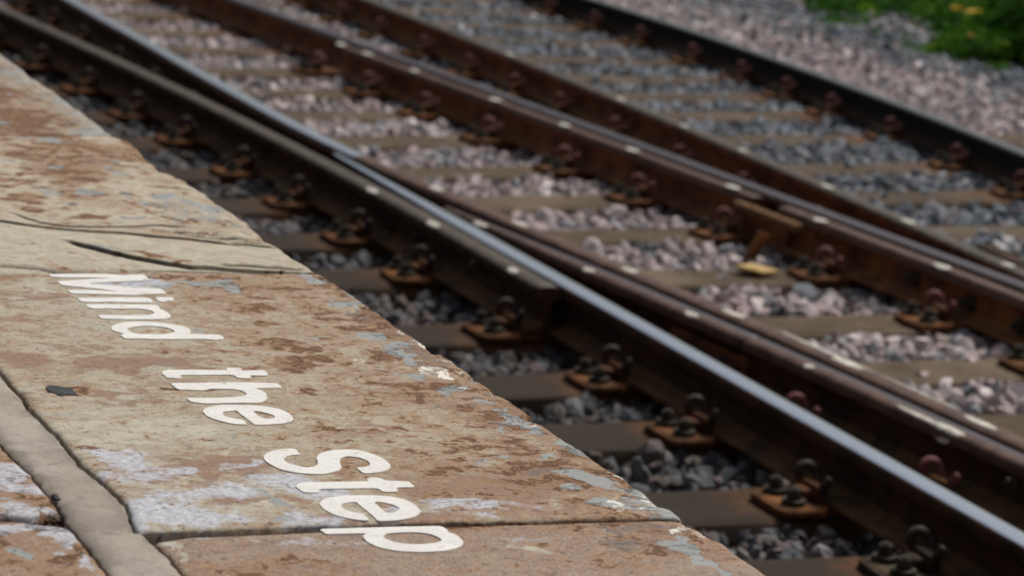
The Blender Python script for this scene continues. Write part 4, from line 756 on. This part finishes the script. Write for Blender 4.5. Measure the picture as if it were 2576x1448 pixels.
bm = bmesh.new(); bbox(bm, -.05, .05, -.055, .055, -.006, .006, .003); w = link('wooden_wedge', bmmesh('wooden_wedge', bm), M_WEDGE); x, y = P(1903, 680, ZT+.01); w.location = (x, y, ZT+.014); w.rotation_euler = (.03, .05, .5)
tag(w, 'bright yellow tan wooden wedge lying on a sleeper beside the check rail', 'wedge')

# ------------------------------------------------------------------ ground and ballast
GV = [(-400, -400, -.30), (400, -400, -.30), (400, 600, -.30), (-400, 600, -.30)]
me = bpy.data.meshes.new('ground'); me.from_pydata(GV, [], [(0, 1, 2, 3)]); tag(link('ground', me, M_GROUND), kind='structure')
def stones(name, n, region, zf, tintf, size=(.015, .031), label='', sub=1):
    base = []
    for k in range(14):
        bm = bmesh.new(); bmesh.ops.create_icosphere(bm, subdivisions=2, radius=1); V = np.array([v.co[:] for v in bm.verts]); Fq = np.array([[v.index for v in f.verts] for f in bm.faces]); bm.free()
        g = np.random.default_rng(100+k)
        for _ in range(16):        # chop flat facets
            d = g.normal(size=3); d /= np.linalg.norm(d); c = g.uniform(.36, .72); h = V@d; V = V-np.outer(np.maximum(h-c, 0), d)
        V = V*g.uniform(.8, 1.45, 3)*1.15; base.append(V)
    xy = region(n); n = len(xy); g = RNG
    q = g.normal(size=(n, 4)); q /= np.linalg.norm(q, axis=1)[:, None]; w, x, y, z = q.T
    Rm = np.stack([1-2*(y*y+z*z), 2*(x*y-z*w), 2*(x*z+y*w), 2*(x*y+z*w), 1-2*(x*x+z*z), 2*(y*z-x*w), 2*(x*z-y*w), 2*(y*z+x*w), 1-2*(x*x+y*y)], -1).reshape(n, 3, 3)
    sz = g.uniform(size[0], size[1], n)*g.choice([1, 1, .7, 1.25], n); zz = zf(xy[:, 0], xy[:, 1])+g.uniform(-.034, .016, n)
    B = np.array(base)[g.integers(0, len(base), n)]; V = np.einsum('nij,nkj->nki', Rm, B)*sz[:, None, None]; V[..., 0] += xy[:, 0:1]; V[..., 1] += xy[:, 1:2]; V[..., 2] += zz[:, None]
    nv = B.shape[1]; Fa = (Fq[None]+np.arange(n)[:, None, None]*nv).reshape(-1, 3)
    me = npmesh(name, V.reshape(-1, 3), Fa, False); t = tintf(xy[:, 0], xy[:, 1], n); t = np.repeat(np.concatenate([t, np.ones((n, 1))], 1), nv, 0)
    a = me.color_attributes.new('tint', 'FLOAT_COLOR', 'POINT'); a.data.foreach_set('color', t.astype(np.float32).ravel())
    tag(link(name, me, M_STONE), label, 'ballast', kind='stuff')
def in_view(xy, z=-.22, m=340):
    v = np.stack([xy[:, 0], xy[:, 1], np.full(len(xy), z-H)], 1)@R3; px = CX+F*v[:, 0]/-v[:, 2]; py = CY-F*v[:, 1]/-v[:, 2]
    return (px > -m*2) & (px < 2575+m*2) & (py > -m*2) & (py < 1448+m*2)
def reg(x0, x1, y0, y1, dens):
    def f(n):
        n = int((x1-x0)*(y1-y0)*dens); xy = np.stack([RNG.uniform(x0, x1, n), RNG.uniform(y0, y1, n)], 1); xy = xy[in_view(xy)]
        # keep stones off the sleepers
        keep = np.ones(len(xy), bool)
        for r in range(len(ROWS)): keep &= ~((np.abs(xy[:, 1]-row_y(r, xy[:, 0])) < np.where(xy[:, 0] > 4.7, .095, .108)) & (xy[:, 0] > 2.1) & (xy[:, 0] < 7.1) & (RNG.random(len(xy)) < np.where(xy[:, 0] > 4.7, .90, .955)))
        return xy[keep]
    return f
PAL = np.array([(.45, .345, .335), (.51, .44, .43), (.36, .295, .29), (.27, .27, .285), (.17, .19, .21), (.66, .58, .55), (.07, .085, .095), (.22, .17, .145)])
PAL_SHADE = np.array([(.16, .11, .10), (.17, .14, .13), (.11, .085, .08), (.11, .115, .13), (.075, .085, .10), (.30, .28, .28), (.035, .04, .045), (.09, .068, .05)])  # stone colours darkened to carry the shade of the platform-side strip
PALB = np.array([(.22, .17, .17), (.25, .22, .22), (.19, .18, .19), (.20, .23, .26), (.13, .16, .19), (.48, .46, .46), (.06, .075, .09), (.14, .13, .12)])
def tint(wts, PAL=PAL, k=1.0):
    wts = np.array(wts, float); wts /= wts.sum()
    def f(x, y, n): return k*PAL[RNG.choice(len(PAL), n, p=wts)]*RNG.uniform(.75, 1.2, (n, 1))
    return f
zb = lambda x, y: -.186+.006*sstep(4.6, 5.2, x)+.014*(fbm(x*2.2, y*2.2, 3, 33)-.5)*2
def zshoulder(x, y): return -.190+.02*(fbm(x*2, y*2, 3, 33)-.5)*2-.03*sstep(8.2, 9.2, x)
xv = lambda y: np.interp(y, Lv1[:, 1], Lv1[:, 0])
stones('ballast', 0, reg(1.2, 3.1, 3.2, 16.5, 1500), lambda x, y: zb(x, y)-.012, tint([.5, .6, 1, 2, 2.2, .35, 2, 1.2], PAL_SHADE, .72), label='grey ballast stones with shade painted into their colour, between the platform and the brightest rail')
stones('ballast', 0, reg(3.1, 4.9, 4.5, 18, 1500), zb, tint([3, 3, 2, 1.6, .8, 1.2, .4, .8]), label='pinkish ballast stones between the brightest rail and the violet grey rail')
stones('ballast', 0, reg(4.9, 6.6, 5, 20, 1400), zb, tint([.5, .6, .8, 3, 3, .4, 2, .4], PALB), label='blue grey ballast stones between the narrow dull rail and the farthest rail')
stones('ballast', 0, reg(6.6, 9.2, 6.5, 24, 1000), zshoulder, lambda x, y, n: np.where((RNG.random(n) < sstep(7.7, 8.7, x+.25*(RNG.random(n)-.5)))[:, None], tint([.3, .6, .8, 3, 3, .3, 2, .4], PALB)(x, y, n), tint([4, 3, 2, 1, .5, 1.2, .3, .6])(x, y, n)), label='pink ballast shoulder beyond the farthest rail')
stones('ballast', 0, reg(9.2, 15, 8, 28, 420), zshoulder, tint([.3, .6, .8, 2.5, 3, .3, 2, 1.5]), label='grey stones at the foot of the green weeds', size=(.02, .045))

# ------------------------------------------------------------------ weeds
def leaf_mat(name, c0, c1, c2):
    s = NT(name); n = s.noise(3.0, 4, .6); n2 = s.attr('tone'); c = s.mix(s.step(n2, .1, .95), c0, c1); c = s.mix(s.step(n, .5, .7), c, c2)
    s.set('Base Color', c); s.set('Roughness', .8); s.set('Specular IOR Level', .1)
    tr = s.N.new('ShaderNodeBsdfTranslucent'); s.L.new(c, tr.inputs[0]); mx = s.N.new('ShaderNodeMixShader'); mx.inputs[0].default_value = .25
    s.L.new(s.b.outputs[0], mx.inputs[1]); s.L.new(tr.outputs[0], mx.inputs[2]); s.L.new(mx.outputs[0], s.N['Material Output'].inputs[0]); return s.m
M_LEAF = leaf_mat('weed_leaf', (.006, .026, .002), (.050, .165, .008), (.15, .28, .014))
M_STEM = leaf_mat('weed_stem', (.04, .09, .02), (.06, .12, .03), (.08, .12, .03))
def leaves(centres, per, hgt, spread, lsz):
    V = []; Fq = []; T = []; g = RNG
    n = len(centres)*per; c = np.repeat(np.array(centres), per, 0); hh = np.repeat(np.asarray(hgt), per)
    t = g.random(n)**.7; az = g.uniform(0, 2*np.pi, n); rad = spread*np.sqrt(g.random(n)); bx = c[:, 0]+rad*np.cos(az); by = c[:, 1]+rad*np.sin(az); bz = -.26+t*hh
    L = lsz*g.uniform(.5, 1.4, n); w = L*g.uniform(.22, .4, n); a2 = g.uniform(0, 2*np.pi, n); el = g.uniform(-.3, 1.2, n)
    d = np.stack([np.cos(a2)*np.cos(el), np.sin(a2)*np.cos(el), np.sin(el)], 1); sd = np.stack([-np.sin(a2), np.cos(a2), g.uniform(-.4, .4, n)], 1); p = np.stack([bx, by, bz], 1)
    q0 = p; q1 = p+d*L[:, None]*.5+sd*w[:, None]; q2 = p+d*L[:, None]*.95+np.array([0, 0, -.25])*L[:, None]; q3 = p+d*L[:, None]*.5-sd*w[:, None]; V = np.stack([q0, q1, q2, q3], 1).reshape(-1, 3)
    return V, np.arange(n*4).reshape(-1, 4), np.repeat(g.random(n)**1.5*.65+.35*t, 4)
zones = [(2150, 25, 110, 40, .12), (2300, 15, 110, 34, .2), (2110, 70, 50, 22, .06), (2250, 138, 60, 16, .05), (2330, 158, 60, 16, .07), (2480, 150, 110, 34, .16), (2420, 60, 60, 60, .26), (2530, 60, 70, 80, .55), (2500, 115, 90, 40, .30), (2610, 110, 60, 70, .6), (2700, 120, 80, 90, .45), (1830, -8, 24, 12, .06), (2400, -60, 300, 60, .5), (2700, -60, 200, 90, .6), (2380, 100, 24, 14, .08), (2480, 150, 70, 34, .2), (2290, 175, 16, 6, .05), (2420, 188, 18, 7, .06), (2510, 200, 22, 8, .07), (2180, 108, 14, 6, .05), (2010, 60, 14, 6, .05), (2060, 92, 12, 5, .04), (2400, 150, 40, 20, .1), (2570, 150, 50, 40, .25), (2640, 170, 60, 50, .3), (2460, 10, 60, 40, .5), (2320, 60, 30, 30, .1), (2060, 10, 40, 20, .1), (1960, -20, 60, 16, .08)]
cen = []; hg = []
for (cx_, cy_, rx, ry, h_) in zones:
    k = max(4, int(rx*ry/26))
    for _ in range(k):
        a_ = rr.uniform(0, 2*math.pi); q_ = math.sqrt(rr.random())*(1+rr.gauss(0, .08)); px, py = cx_+rx*q_*math.cos(a_), cy_+ry*q_*math.sin(a_)
        if py < -140: continue
        cen.append(P(px, py+h_*12, -.26)); hg.append(h_*rr.uniform(.5, 1.2))
V, Fq, T = leaves(cen, 46, hg, .09, .05); me = npmesh('weeds', V, Fq, False); fattr(me, 'tone', T); tag(link('weeds', me, M_LEAF), 'bright green leafy weeds spreading over the far ballast', 'weeds', kind='stuff')
M_YEL = rust_mat('petal_yellow', (.75, .48, .01), (.85, .60, .02), (.9, .7, .05), rough=.6, sc=20); M_ORG = rust_mat('petal_orange', (.45, .22, .03), (.5, .27, .05), (.55, .33, .08), rough=.6, sc=20)
def flower(px, py, hz, mat, label, R_=.035, heads=2):
    x, y = P(px, py, -.26+hz); root = empty('flowering_plant', (x, y, -.27)); tag(root, label, 'flower')
    bm = bmesh.new(); me_s = tube([(0, 0, 0), (.01, .005, hz*.5), (0, 0, hz)], .004, 6); link('stem', me_s, M_STEM, root, local=True)
    g = random.Random(int(px))
    for hI in range(heads):
        ox, oy, oz = (g.uniform(-.03, .03)*hI, g.uniform(-.03, .03)*hI, hz-.01*hI)
        for k in range(14):
            a = 2*math.pi*k/14; ca, sa = math.cos(a), math.sin(a); v = [bm.verts.new((ox+ca*.004-sa*.004, oy+sa*.004+ca*.004, oz)), bm.verts.new((ox+ca*.004+sa*.004, oy+sa*.004-ca*.004, oz)), bm.verts.new((ox+ca*R_+sa*.007, oy+sa*R_-ca*.007, oz+.010+g.uniform(-.006, .006))), bm.verts.new((ox+ca*R_-sa*.007, oy+sa*R_+ca*.007, oz+.010+g.uniform(-.006, .006)))]; bm.faces.new(v)
        q = bmesh.ops.create_icosphere(bm, subdivisions=2, radius=.011)
        for v in q['verts']: v.co = Vector((v.co.x+ox, v.co.y+oy, v.co.z*.7+oz+.006))
    link('petals', bmmesh('petals', bm), mat, root, local=True)
flower(2407, 18, .34, M_YEL, 'yellow flower at the top of the weeds, left one of the two')
flower(2455, 27, .34, M_YEL, 'yellow flower at the top of the weeds, right one of the two')
flower(2442, 88, .26, M_ORG, 'faded orange flower lower down among the weeds', .022, 1)
